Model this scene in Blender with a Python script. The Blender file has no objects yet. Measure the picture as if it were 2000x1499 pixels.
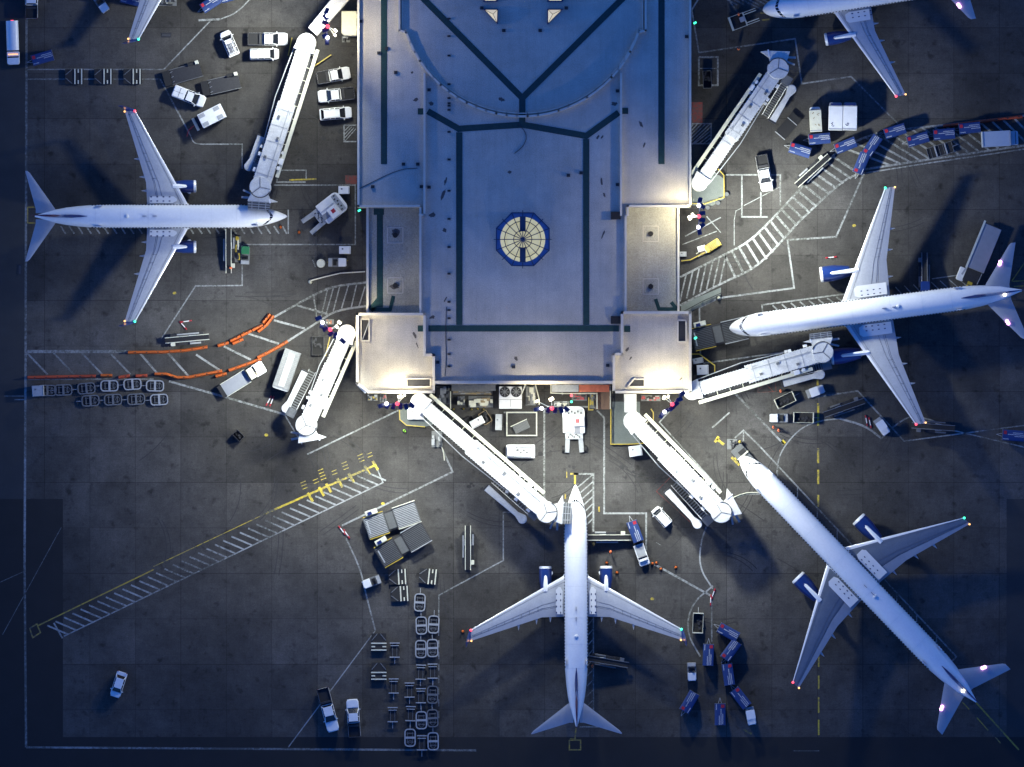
import bpy, bmesh, math, random
from mathutils import Vector, Matrix
random.seed(7)
S = bpy.context.scene
COL = S.collection
R = math.radians
H = 1400.0            # camera height in metres
PX = 12.0             # pixels of the 2000 px photograph per metre on the ground

# ------------------------------------------------------------------ camera
cam_d = bpy.data.cameras.new('camera'); cam = bpy.data.objects.new('camera', cam_d); COL.objects.link(cam)
cam.location = (0, 0, H); cam.rotation_euler = (0, 0, 0)
cam_d.sensor_fit = 'HORIZONTAL'; cam_d.sensor_width = 36
cam_d.angle = 2*math.atan(1000/PX/H)
cam_d.clip_start = 10; cam_d.clip_end = 6000
S.camera = cam
# ------------------------------------------------------------------ sky (dusk)
W = bpy.data.worlds.new('World'); S.world = W; W.use_nodes = True
nt = W.node_tree; bg = nt.nodes['Background']
sky = nt.nodes.new('ShaderNodeTexSky'); sky.sky_type = 'NISHITA'; sky.sun_disc = False
sky.sun_elevation = R(1.5); sky.sun_rotation = R(-90); sky.ozone_density = 4; sky.air_density = 1.0; sky.dust_density = 0.2
mul = nt.nodes.new('ShaderNodeMix'); mul.data_type = 'RGBA'; mul.blend_type = 'MULTIPLY'; mul.inputs[0].default_value = 1
mul.inputs[7].default_value = (0.42, 0.60, 1.0, 1)
nt.links.new(sky.outputs[0], mul.inputs[6]); nt.links.new(mul.outputs[2], bg.inputs[0])
bg.inputs[1].default_value = 0.18
S.view_settings.view_transform = 'Standard'; S.view_settings.look = 'None'
S.view_settings.exposure = 2.4; S.view_settings.gamma = 1
FLOOD = 0.11

# ------------------------------------------------------------------ helpers
def P(x, y, z=0.0):
    k = (H - z)/H/PX
    return Vector(((x-1000)*k, (749.5-y)*k, z))
ORD = ['first','second','third','fourth','fifth','sixth','seventh','eighth','ninth','tenth','eleventh','twelfth','thirteenth','fourteenth','fifteenth','sixteenth','seventeenth','eighteenth','nineteenth','twentieth','twenty-first','twenty-second','twenty-third','twenty-fourth','twenty-fifth','twenty-sixth','twenty-seventh','twenty-eighth','twenty-ninth','thirtieth']

class MB:
    def __init__(s): s.v = []; s.f = []
    def add(s, vs, fs):
        o = len(s.v); s.v += [tuple(v) for v in vs]; s.f += [tuple(i+o for i in f) for f in fs]; return s
    def box(s, c, d, rz=0.0, ry=0.0):
        m = Matrix.Rotation(rz, 3, 'Z') @ Matrix.Rotation(ry, 3, 'Y'); c = Vector(c)
        vs = [c + m @ Vector((x*d[0]/2, y*d[1]/2, z*d[2]/2)) for x in (-1,1) for y in (-1,1) for z in (-1,1)]
        return s.add(vs, [(0,1,3,2),(4,6,7,5),(0,4,5,1),(2,3,7,6),(0,2,6,4),(1,5,7,3)])
    def bar(s, a, b, w, h):       # box from a to b
        a = Vector(a); b = Vector(b); d = b-a; L = d.length
        if L < 1e-6: return s
        rz = math.atan2(d.y, d.x); ry = -math.atan2(d.z, math.hypot(d.x, d.y))
        return s.box((a+b)/2, (L, w, h), rz, ry)
    def prism(s, pts, z0, z1, top=1.0):
        a = sum(pts[i][0]*pts[(i+1)%len(pts)][1]-pts[(i+1)%len(pts)][0]*pts[i][1] for i in range(len(pts)))
        if a < 0: pts = pts[::-1]
        n = len(pts); cx = sum(p[0] for p in pts)/n; cy = sum(p[1] for p in pts)/n
        vs = [(p[0], p[1], z0) for p in pts] + [(cx+(p[0]-cx)*top, cy+(p[1]-cy)*top, z1) for p in pts]
        return s.add(vs, [tuple(range(n))[::-1], tuple(range(n, 2*n))] + [(i, (i+1)%n, n+(i+1)%n, n+i) for i in range(n)])
    def tube(s, a, b, r, n=8, r2=None, cap=True):
        a = Vector(a); b = Vector(b); d = (b-a)
        if d.length < 1e-6: return s
        d.normalize(); u = d.orthogonal().normalized(); w = d.cross(u); r2 = r if r2 is None else r2
        vs = [a+(u*math.cos(t)+w*math.sin(t))*r for t in [2*math.pi*i/n for i in range(n)]]
        vs += [b+(u*math.cos(t)+w*math.sin(t))*r2 for t in [2*math.pi*i/n for i in range(n)]]
        fs = [(i, (i+1)%n, n+(i+1)%n, n+i) for i in range(n)]
        if cap: fs += [tuple(range(n))[::-1], tuple(range(n, 2*n))]
        return s.add(vs, fs)
    def rings(s, rs, cap=True):
        n = len(rs[0]); vs = [p for r in rs for p in r]; fs = []
        for k in range(len(rs)-1):
            fs += [(k*n+i, k*n+(i+1)%n, (k+1)*n+(i+1)%n, (k+1)*n+i) for i in range(n)]
        if cap: fs += [tuple(range(n))[::-1], tuple(range((len(rs)-1)*n, len(rs)*n))]
        return s.add(vs, fs)
    def ball(s, c, r, n=8, sz=1.0):
        c = Vector(c); rs = []
        for k in range(1, n):
            t = math.pi*k/n
            rs.append([c+Vector((r*math.sin(t)*math.cos(2*math.pi*i/n), r*math.sin(t)*math.sin(2*math.pi*i/n), -r*sz*math.cos(t))) for i in range(n)])
        return s.rings(rs)
    def poly(s, pts, z=0.0):
        a = sum(pts[i][0]*pts[(i+1)%len(pts)][1]-pts[(i+1)%len(pts)][0]*pts[i][1] for i in range(len(pts)))
        if a < 0: pts = pts[::-1]
        return s.add([(p[0], p[1], z) for p in pts], [tuple(range(len(pts)))])
    def build_each(s, name, mat, parent=None, **kw):
        '''every added piece becomes an object of its own'''
        fs = sorted(s.f, key=lambda f: min(f)); out = []; cur = []; hi = -1
        for f in fs:
            if cur and min(f) > hi: out.append(cur); cur = []
            cur.append(f); hi = max(hi, max(f))
        out.append(cur); res = []
        for g in out:
            ids = sorted({i for f in g for i in f}); mp = {i: k for k, i in enumerate(ids)}
            m = MB(); m.v = [s.v[i] for i in ids]; m.f = [tuple(mp[i] for i in f) for f in g]; res.append(m.build(name, mat, parent, **kw))
        return res
    def build(s, name, mat, parent=None, bevel=0.0, smooth=False, world=False):
        me = bpy.data.meshes.new(name)
        vs = s.v
        if world and parent is not None:
            l = parent.location.copy(); pp = parent.parent
            while pp is not None: l = l+pp.location; pp = pp.parent
            vs = [(v[0]-l.x, v[1]-l.y, v[2]-l.z) for v in vs]
        me.from_pydata(vs, [], s.f)
        bm = bmesh.new(); bm.from_mesh(me); bmesh.ops.recalc_face_normals(bm, faces=bm.faces)
        if bevel:
            es = [e for e in bm.edges if len(e.link_faces) == 2 and e.calc_face_angle(0) > 0.5]
            bmesh.ops.bevel(bm, geom=es, offset=bevel, segments=2, profile=0.6, affect='EDGES', clamp_overlap=True)
        bm.to_mesh(me); bm.free()
        me.materials.append(mat)
        if smooth:
            for p in me.polygons: p.use_smooth = True
            try: me.set_sharp_from_angle(angle=R(38))
            except Exception: pass
        o = bpy.data.objects.new(name, me); COL.objects.link(o)
        if parent is not None: o.parent = parent
        return o
def tag(o, label, cat, group=None):
    o['label'] = label; o['category'] = cat
    if group: o['group'] = group
    return o
def struct(o): o['kind'] = 'structure'; return o
def thing(name, label, cat, loc=(0,0,0), rz=0.0, group=None):
    o = bpy.data.objects.new(name, None); COL.objects.link(o); o.empty_display_size = 0.5
    o.location = loc; o.rotation_euler = (0, 0, rz)
    return tag(o, label, cat, group)
def copy_tree(o, parent=None):
    c = o.copy(); COL.objects.link(c); c.parent = parent
    for ch in [x for x in KIDS(o)]: copy_tree(ch, c)
    return c
def KIDS(o): return [x for x in ALL() if x.parent == o]
_cache = {}
def ALL(): return list(COL.objects)
def ang(a, b):                       # heading in world of px vector a->b
    return math.atan2(-(b[1]-a[1]), b[0]-a[0])
protos = {}
def place(key, maker, x, y, rz, label, cat, group=None, z=0.0, sc=None):
    """first use builds the thing, later uses copy it with its parts"""
    if key not in protos:
        root = maker(); protos[key] = (root, [(c, [g for g in c.children]) for c in root.children])
    else:
        src, kids = protos[key]
        root = src.copy(); COL.objects.link(root)
        for c, gs in kids:
            cc = c.copy(); COL.objects.link(cc); cc.parent = root
            for g in gs:
                gg = g.copy(); COL.objects.link(gg); gg.parent = cc
    root.location = P(x, y, z); root.rotation_euler = (0, 0, rz)
    tag(root, label, cat, group)
    return root

# ------------------------------------------------------------------ materials
def mat(name, col, rough=0.6, metal=0.0, var=0.0, scale=1.0, emit=None, es=0.0, bump=0.0, coat=0.0, var2=0.0, scale2=20):
    m = bpy.data.materials.new(name); m.use_nodes = True; t = m.node_tree; b = t.nodes['Principled BSDF']
    b.inputs['Base Color'].default_value = (*col, 1); b.inputs['Roughness'].default_value = rough; b.inputs['Metallic'].default_value = metal
    if coat: b.inputs['Coat Weight'].default_value = coat
    if emit: b.inputs['Emission Color'].default_value = (*emit, 1); b.inputs['Emission Strength'].default_value = es
    if var or bump or var2:
        tc = t.nodes.new('ShaderNodeTexCoord'); n = t.nodes.new('ShaderNodeTexNoise'); n.inputs['Scale'].default_value = scale; n.inputs['Detail'].default_value = 6
        n.inputs['Roughness'].default_value = 0.65
        t.links.new(tc.outputs['Object'], n.inputs['Vector'])
        mr = t.nodes.new('ShaderNodeMapRange'); mr.inputs[1].default_value = 0.25; mr.inputs[2].default_value = 0.75
        mr.inputs[3].default_value = 1-var; mr.inputs[4].default_value = 1+var*0.6
        t.links.new(n.outputs['Fac'], mr.inputs[0])
        last = mr.outputs[0]
        if var2:
            n2 = t.nodes.new('ShaderNodeTexNoise'); n2.inputs['Scale'].default_value = scale2; n2.inputs['Detail'].default_value = 2
            t.links.new(tc.outputs['Object'], n2.inputs['Vector'])
            m2 = t.nodes.new('ShaderNodeMapRange'); m2.inputs[1].default_value = 0.3; m2.inputs[2].default_value = 0.7; m2.inputs[3].default_value = 1-var2; m2.inputs[4].default_value = 1+var2
            t.links.new(n2.outputs['Fac'], m2.inputs[0]); mm = t.nodes.new('ShaderNodeMath'); mm.operation = 'MULTIPLY'
            t.links.new(last, mm.inputs[0]); t.links.new(m2.outputs[0], mm.inputs[1]); last = mm.outputs[0]
        vm = t.nodes.new('ShaderNodeVectorMath'); vm.operation = 'SCALE'; vm.inputs[0].default_value = col
        t.links.new(last, vm.inputs['Scale']); t.links.new(vm.outputs[0], b.inputs['Base Color'])
        if bump:
            bp = t.nodes.new('ShaderNodeBump'); bp.inputs['Strength'].default_value = bump; bp.inputs['Distance'].default_value = 0.05
            t.links.new(n.outputs['Fac'], bp.inputs['Height']); t.links.new(bp.outputs[0], b.inputs['Normal'])
    return m
M = {}
M['fuselage'] = mat('aircraft_white', (.80,.80,.80), .35, 0, .05, .25, coat=.3, var2=.03, scale2=3)
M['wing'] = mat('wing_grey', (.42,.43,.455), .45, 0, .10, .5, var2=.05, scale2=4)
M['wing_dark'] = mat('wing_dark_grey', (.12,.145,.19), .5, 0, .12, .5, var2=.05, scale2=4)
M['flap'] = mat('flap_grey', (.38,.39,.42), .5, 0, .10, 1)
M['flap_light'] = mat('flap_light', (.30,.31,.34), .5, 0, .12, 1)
M['edge'] = mat('leading_edge_metal', (.74,.74,.75), .28, .2, .05, 1)
M['panel'] = mat('wing_root_panel', (.70,.70,.70), .5, 0, .05, 1)
M['navy'] = mat('navy_paint', (.012,.034,.16), .3, 0, .08, 2, coat=.3)
M['frame_blue'] = mat('frame_blue', (.03,.05,.10), .5)
M['navydark'] = mat('deep_navy', (.01,.02,.10), .35, 0, .05, 2)
M['red'] = mat('red_paint', (.35,.02,.03), .4, 0, .1, 3)
M['finred'] = mat('dark_red_fin', (.12,.02,.05), .4)
M['silver'] = mat('polished_metal', (.75,.76,.78), .35, .15)
M['glass'] = mat('dark_glass', (.01,.012,.018), .08, 0)
M['black'] = mat('black_rubber', (.012,.012,.014), .8, 0, .2, 5)
M['dark'] = mat('dark_steel', (.035,.035,.04), .6, .3, .3, 3)
M['grey'] = mat('grey_steel', (.16,.165,.17), .55, .3, .25, 3)
M['lgrey'] = mat('light_grey_metal', (.36,.37,.38), .5, .2, .2, 3)
M['trucktop'] = mat('truck_roof_grey', (.20,.205,.21), .6, .1, .3, 2)
M['tyre'] = mat('tyre_mark', (.032,.031,.032), .9, 0, .4, 1)
M['ribs'] = mat('ribbed_grey', (.10,.105,.11), .7, .2, .2, 3)
M['white'] = mat('white_paint', (.72,.72,.72), .4, 0, .10, 1.5, coat=.2)
M['bridge'] = mat('bridge_white', (.56,.56,.55), .5, 0, .22, .8, var2=.10, scale2=5)
M['cream'] = mat('cream_paint', (.58,.57,.46), .5, 0, .15, 2)
M['yellow'] = mat('yellow_paint_steel', (.42,.31,.03), .5, 0, .2, 3)
M['orange'] = mat('orange_plastic', (.50,.105,.015), .5, 0, .2, 4)
M['hivis'] = mat('orange_hi_vis', (.9,.20,.06), .7, 0, .1, 5)
M['lime'] = mat('lime_hi_vis', (.35,.8,.05), .7, 0, .1, 5)
M['green'] = mat('green_paint', (.02,.16,.06), .5, 0, .2, 3)
M['cart'] = mat('cart_blue_canvas', (.009,.032,.14), .55, 0, .2, 2)
M['letter'] = mat('white_lettering', (.36,.38,.44), .6)
M['brown'] = mat('plywood', (.28,.21,.12), .8, 0, .3, 3)
M['roof'] = None
M['skin'] = mat('skin', (.35,.2,.14), .6)
M['cloth'] = mat('dark_cloth', (.02,.025,.05), .9, 0, .2, 8)
M['hair'] = mat('hard_hat_dark', (.05,.04,.04), .6)
M['bluebox'] = mat('truck_box_bluegrey', (.36,.40,.46), .5, 0, .08, 1)
M['boxgrey'] = mat('truck_box_grey', (.22,.23,.26), .6, 0, .1, 1)
M['em_white'] = mat('lamp_white', (1,1,1), .5, emit=(.96,.93,1), es=2.2)
M['em_red'] = mat('lamp_red', (1,.1,.1), .5, emit=(1,.06,.10), es=.55)
M['em_green'] = mat('lamp_green', (.1,1,.5), .5, emit=(.05,1,.45), es=.5)
M['em_warm'] = mat('lamp_warm', (1,.9,.7), .5, emit=(1,.92,.66), es=1.0)
M['em_mag'] = mat('lamp_magenta', (1,.6,1), .5, emit=(1,.45,1), es=.9)
M['em_amber'] = mat('lamp_amber', (1,.5,.1), .5, emit=(1,.45,.15), es=.5)
M['em_sky'] = None

def apron_mat():
    m = bpy.data.materials.new('apron_concrete'); m.use_nodes = True; t = m.node_tree; b = t.nodes['Principled BSDF']; N = t.nodes.new; L = t.links.new
    b.inputs['Roughness'].default_value = .85; b.inputs['Specular IOR Level'].default_value = .25
    tc = N('ShaderNodeTexCoord')
    def noise(scale, det=5, rough=.6, vec=None):
        n = N('ShaderNodeTexNoise'); n.inputs['Scale'].default_value = scale; n.inputs['Detail'].default_value = det; n.inputs['Roughness'].default_value = rough
        L(vec or tc.outputs['Object'], n.inputs['Vector']); return n.outputs['Fac']
    def rng(v, a, b_, c, d):
        r = N('ShaderNodeMapRange'); r.inputs[1].default_value = a; r.inputs[2].default_value = b_; r.inputs[3].default_value = c; r.inputs[4].default_value = d; L(v, r.inputs[0]); return r.outputs[0]
    def mulp(a, b_):
        k = N('ShaderNodeMath'); k.operation = 'MULTIPLY'; L(a, k.inputs[0]); L(b_, k.inputs[1]); return k.outputs[0]
    def bricks(w, h, mort, seed, cols):
        bt = N('ShaderNodeTexBrick'); bt.offset = 0.0; bt.squash = 1.0
        mp = N('ShaderNodeMapping'); mp.inputs['Location'].default_value = seed; L(tc.outputs['Object'], mp.inputs['Vector']); L(mp.outputs[0], bt.inputs['Vector'])
        bt.inputs['Scale'].default_value = 1; bt.inputs['Brick Width'].default_value = w; bt.inputs['Row Height'].default_value = h
        bt.inputs['Mortar Size'].default_value = mort; bt.inputs['Mortar Smooth'].default_value = 0.3
        bt.inputs['Color1'].default_value = (cols[0],)*3+(1,); bt.inputs['Color2'].default_value = (cols[1],)*3+(1,); bt.inputs['Mortar'].default_value = (cols[2],)*3+(1,)
        return bt.outputs['Color']
    f = rng(noise(.035, 5, .65), .32, .68, .62, 1.38)
    f = mulp(f, rng(noise(.22, 7, .72), .3, .7, .66, 1.32))
    f = mulp(f, rng(noise(9, 3, .7), .3, .7, .70, 1.34)); f = mulp(f, rng(noise(3.2, 4, .7), .3, .7, .84, 1.18))
    mp = N('ShaderNodeMapping'); mp.inputs['Scale'].default_value = (4, .35, 1); L(tc.outputs['Object'], mp.inputs['Vector'])
    f = mulp(f, rng(noise(1, 4, .7, mp.outputs[0]), .3, .7, .92, 1.07))
    mp = N('ShaderNodeMapping'); mp.inputs['Scale'].default_value = (.35, 4, 1); L(tc.outputs['Object'], mp.inputs['Vector'])
    f = mulp(f, rng(noise(1, 4, .7, mp.outputs[0]), .3, .7, .92, 1.07))
    f = mulp(f, bricks(7.4, 7.4, .045, (2.1, 1.3, 0), (.84, 1.12, .55)))
    f = mulp(f, bricks(22.2, 14.8, .05, (9.5, 1.3, 0), (.84, 1.12, .72)))
    # oil stains
    s1 = rng(noise(.55, 3, .5), .60, .74, 1, .45); f = mulp(f, s1)
    s2 = rng(noise(1.6, 2, .5), .64, .78, 1, .5); f = mulp(f, s2)
    mix = N('ShaderNodeMix'); mix.data_type = 'RGBA'; mix.inputs[6].default_value = (.062,.055,.046,1); mix.inputs[7].default_value = (.052,.052,.055,1)
    L(noise(.02, 2), mix.inputs[0])
    vm = N('ShaderNodeVectorMath'); vm.operation = 'SCALE'; L(mix.outputs[2], vm.inputs[0]); L(f, vm.inputs['Scale']); L(vm.outputs[0], b.inputs['Base Color'])
    bp = N('ShaderNodeBump'); bp.inputs['Strength'].default_value = .3; bp.inputs['Distance'].default_value = .02; L(noise(6, 4), bp.inputs['Height']); L(bp.outputs[0], b.inputs['Normal'])
    return m
def roof_mat(name, col, seam=True):
    m = bpy.data.materials.new(name); m.use_nodes = True; t = m.node_tree; b = t.nodes['Principled BSDF']; N = t.nodes.new; L = t.links.new
    b.inputs['Roughness'].default_value = .8; b.inputs['Specular IOR Level'].default_value = .2
    tc = N('ShaderNodeNewGeometry'); src = tc.outputs['Position']
    def noise(scale, det=5, rough=.6, vec=None):
        n = N('ShaderNodeTexNoise'); n.inputs['Scale'].default_value = scale; n.inputs['Detail'].default_value = det; n.inputs['Roughness'].default_value = rough
        L(vec or src, n.inputs['Vector']); return n.outputs['Fac']
    def rng(v, a, b_, c, d):
        r = N('ShaderNodeMapRange'); r.inputs[1].default_value = a; r.inputs[2].default_value = b_; r.inputs[3].default_value = c; r.inputs[4].default_value = d; L(v, r.inputs[0]); return r.outputs[0]
    def mulp(a, b_):
        k = N('ShaderNodeMath'); k.operation = 'MULTIPLY'; L(a, k.inputs[0]); L(b_, k.inputs[1]); return k.outputs[0]
    f = rng(noise(.05, 4), .3, .7, .86, 1.10)
    f = mulp(f, rng(noise(.5, 6, .7), .3, .7, .93, 1.06))
    f = mulp(f, rng(noise(8, 2, .8), .3, .7, .68, 1.34)); f = mulp(f, rng(noise(.16, 5, .7), .35, .7, .90, 1.10))
    f = mulp(f, rng(noise(.9, 3, .55), .70, .80, 1, .6))
    mp = N('ShaderNodeMapping'); mp.inputs['Scale'].default_value = (1.5, .06, 1); L(src, mp.inputs['Vector'])
    f = mulp(f, rng(noise(1, 3, .6, mp.outputs[0]), .3, .7, .95, 1.04))
    bt = N('ShaderNodeTexBrick'); bt.offset = .5; L(src, bt.inputs['Vector']); bt.inputs['Scale'].default_value = 1; bt.inputs['Brick Width'].default_value = 1.9; bt.inputs['Row Height'].default_value = 9
    bt.inputs['Mortar Size'].default_value = .02; bt.inputs['Color1'].default_value = (.985,)*3+(1,); bt.inputs['Color2'].default_value = (1.015,)*3+(1,); bt.inputs['Mortar'].default_value = (.90,)*3+(1,)
    f = mulp(f, bt.outputs['Color'])
    vm = N('ShaderNodeVectorMath'); vm.operation = 'SCALE'; vm.inputs[0].default_value = col; L(f, vm.inputs['Scale']); L(vm.outputs[0], b.inputs['Base Color'])
    return m
def paint_mat(name, col, base=(.06,.062,.055), lo=.36, hi=.62, sc=2.2):
    m = bpy.data.materials.new(name); m.use_nodes = True; t = m.node_tree; b = t.nodes['Principled BSDF']; N = t.nodes.new; L = t.links.new
    b.inputs['Roughness'].default_value = .7
    g = N('ShaderNodeNewGeometry'); n = N('ShaderNodeTexNoise'); n.inputs['Scale'].default_value = sc; n.inputs['Detail'].default_value = 6; n.inputs['Roughness'].default_value = .75; L(g.outputs['Position'], n.inputs['Vector'])
    n3 = N('ShaderNodeTexNoise'); n3.inputs['Scale'].default_value = .12; n3.inputs['Detail'].default_value = 3; L(g.outputs['Position'], n3.inputs['Vector'])
    ad = N('ShaderNodeMath'); ad.operation = 'MULTIPLY_ADD'; L(n3.outputs['Fac'], ad.inputs[0]); ad.inputs[1].default_value = .7; ad.inputs[2].default_value = -.35
    a2 = N('ShaderNodeMath'); a2.operation = 'ADD'; L(n.outputs['Fac'], a2.inputs[0]); L(ad.outputs[0], a2.inputs[1])
    r = N('ShaderNodeMapRange'); r.inputs[1].default_value = lo; r.inputs[2].default_value = hi; L(a2.outputs[0], r.inputs[0])
    mx = N('ShaderNodeMix'); mx.data_type = 'RGBA'; mx.inputs[6].default_value = (*base, 1); mx.inputs[7].default_value = (*col, 1); L(r.outputs[0], mx.inputs[0]); L(mx.outputs[2], b.inputs['Base Color'])
    return m
M['apron'] = apron_mat()
M['roof'] = roof_mat('roof_membrane', (.49,.45,.385))
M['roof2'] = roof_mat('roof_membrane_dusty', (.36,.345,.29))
M['parapet'] = mat('parapet_coping', (.62,.57,.48), .6, 0, .12, 1)
M['wall'] = mat('stucco_wall', (.50,.46,.38), .8, 0, .12, 1)
M['walkway'] = mat('green_walkway_pad', (.010,.048,.050), .9, 0, .25, 1.5, var2=.15, scale2=6)
M['asphalt_dark'] = mat('worn_black_asphalt', (.013,.013,.014), .9, 0, .22, .3, var2=.22, scale2=8)  # ground colour darkened to imitate a darker exposed tile
M['asphalt'] = mat('dark_asphalt', (.030,.031,.033), .9, 0, .22, .3, var2=.18, scale2=8)  # asphalt of the road, also the darker exposure tone at the right
M['pwhite'] = paint_mat('worn_white_marking', (.30,.31,.31))
M['pwhite2'] = paint_mat('faint_white_marking', (.26,.27,.27), lo=.40, hi=.70)
M['pyellow'] = paint_mat('worn_yellow_marking', (.55,.42,.03))
M['pyellow2'] = paint_mat('faint_yellow_marking', (.36,.26,.03), lo=.34, hi=.60)
M['pred'] = paint_mat('red_marking', (.22,.03,.02))
M['ppatch'] = mat('grey_concrete_pad', (.15,.17,.16), .85, 0, .15, 1, var2=.1, scale2=8)
M['sky_glass'] = mat('skylight_glass_lit', (.45,.45,.3), .3, emit=(1,.95,.52), es=.075, var=.25, scale=.8)
M['sky_glass2'] = mat('skylight_glass_warm', (.5,.45,.3), .3, emit=(1,.85,.55), es=.10)
M['sky_blue'] = mat('skylight_blue_rim', (.13,.22,.42), .4, 0, .1, 1)

# ------------------------------------------------------------------ ground
g = MB(); g.poly([(-2500,-2500),(2500,-2500),(2500,2500),(-2500,2500)], 0); struct(g.build('apron', M['apron']))
def sheet(name, rects, mt, z):
    b = MB()
    for r in rects: b.poly([P(x, y)[:2] for x, y in r], z)
    return struct(b.build(name, M[mt]))
def rect(x0, y0, x1, y1): return [(x0,y0),(x1,y0),(x1,y1),(x0,y1)]
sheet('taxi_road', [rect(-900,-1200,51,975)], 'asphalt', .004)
sheet('asphalt_patch', [rect(-900,975,123,1440), rect(-900,1440,3000,2600)], 'asphalt_dark', .004)  # added dark sheets: tone steps at stitch seams put into ground colour, not paving
sheet('side_asphalt', [rect(1966,975,3000,1440)], 'asphalt', .004)  # added sheet: darker exposure beyond a stitch seam, no change of paving

# painted markings ---------------------------------------------------------
def line(b, pts, w, z=.010, closed=False):
    if closed: pts = pts+[pts[0]]
    w = w/PX
    n = len(pts)
    q = [P(x, y) for x, y in pts]
    for i in range(n-1):
        a, c = q[i], q[i+1]; d = (c-a).normalized(); pr = Vector((-d.y, d.x, 0))*w/2
        a2 = a - d*(w/2 if i > 0 else 0); c2 = c
        b.poly([(a2+pr)[:2], (a2-pr)[:2], (c2-pr)[:2], (c2+pr)[:2]], z+.0004*(i % 2))
def dash(b, a, c, w, on, off, z=.010):
    L = math.hypot(c[0]-a[0], c[1]-a[1]); t = 0
    while t < L:
        e = min(t+on, L); f0, f1 = t/L, e/L
        line(b, [(a[0]+(c[0]-a[0])*f0, a[1]+(c[1]-a[1])*f0), (a[0]+(c[0]-a[0])*f1, a[1]+(c[1]-a[1])*f1)], w, z); t += on+off
def interp(pts, t):
    Ls = [math.hypot(pts[i+1][0]-pts[i][0], pts[i+1][1]-pts[i][1]) for i in range(len(pts)-1)]; tot = sum(Ls); t *= tot
    for i, l in enumerate(Ls):
        if t <= l or i == len(Ls)-1:
            k = t/l if l else 0; return (pts[i][0]+(pts[i+1][0]-pts[i][0])*k, pts[i][1]+(pts[i+1][1]-pts[i][1])*k)
        t -= l
def smooth(pts, it=2):
    for _ in range(it):
        o = [pts[0]]
        for a, c in zip(pts, pts[1:]):
            o += [(a[0]*.75+c[0]*.25, a[1]*.75+c[1]*.25), (a[0]*.25+c[0]*.75, a[1]*.25+c[1]*.75)]
        pts = o+[pts[-1]]
    return pts
wb = MB()
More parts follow.
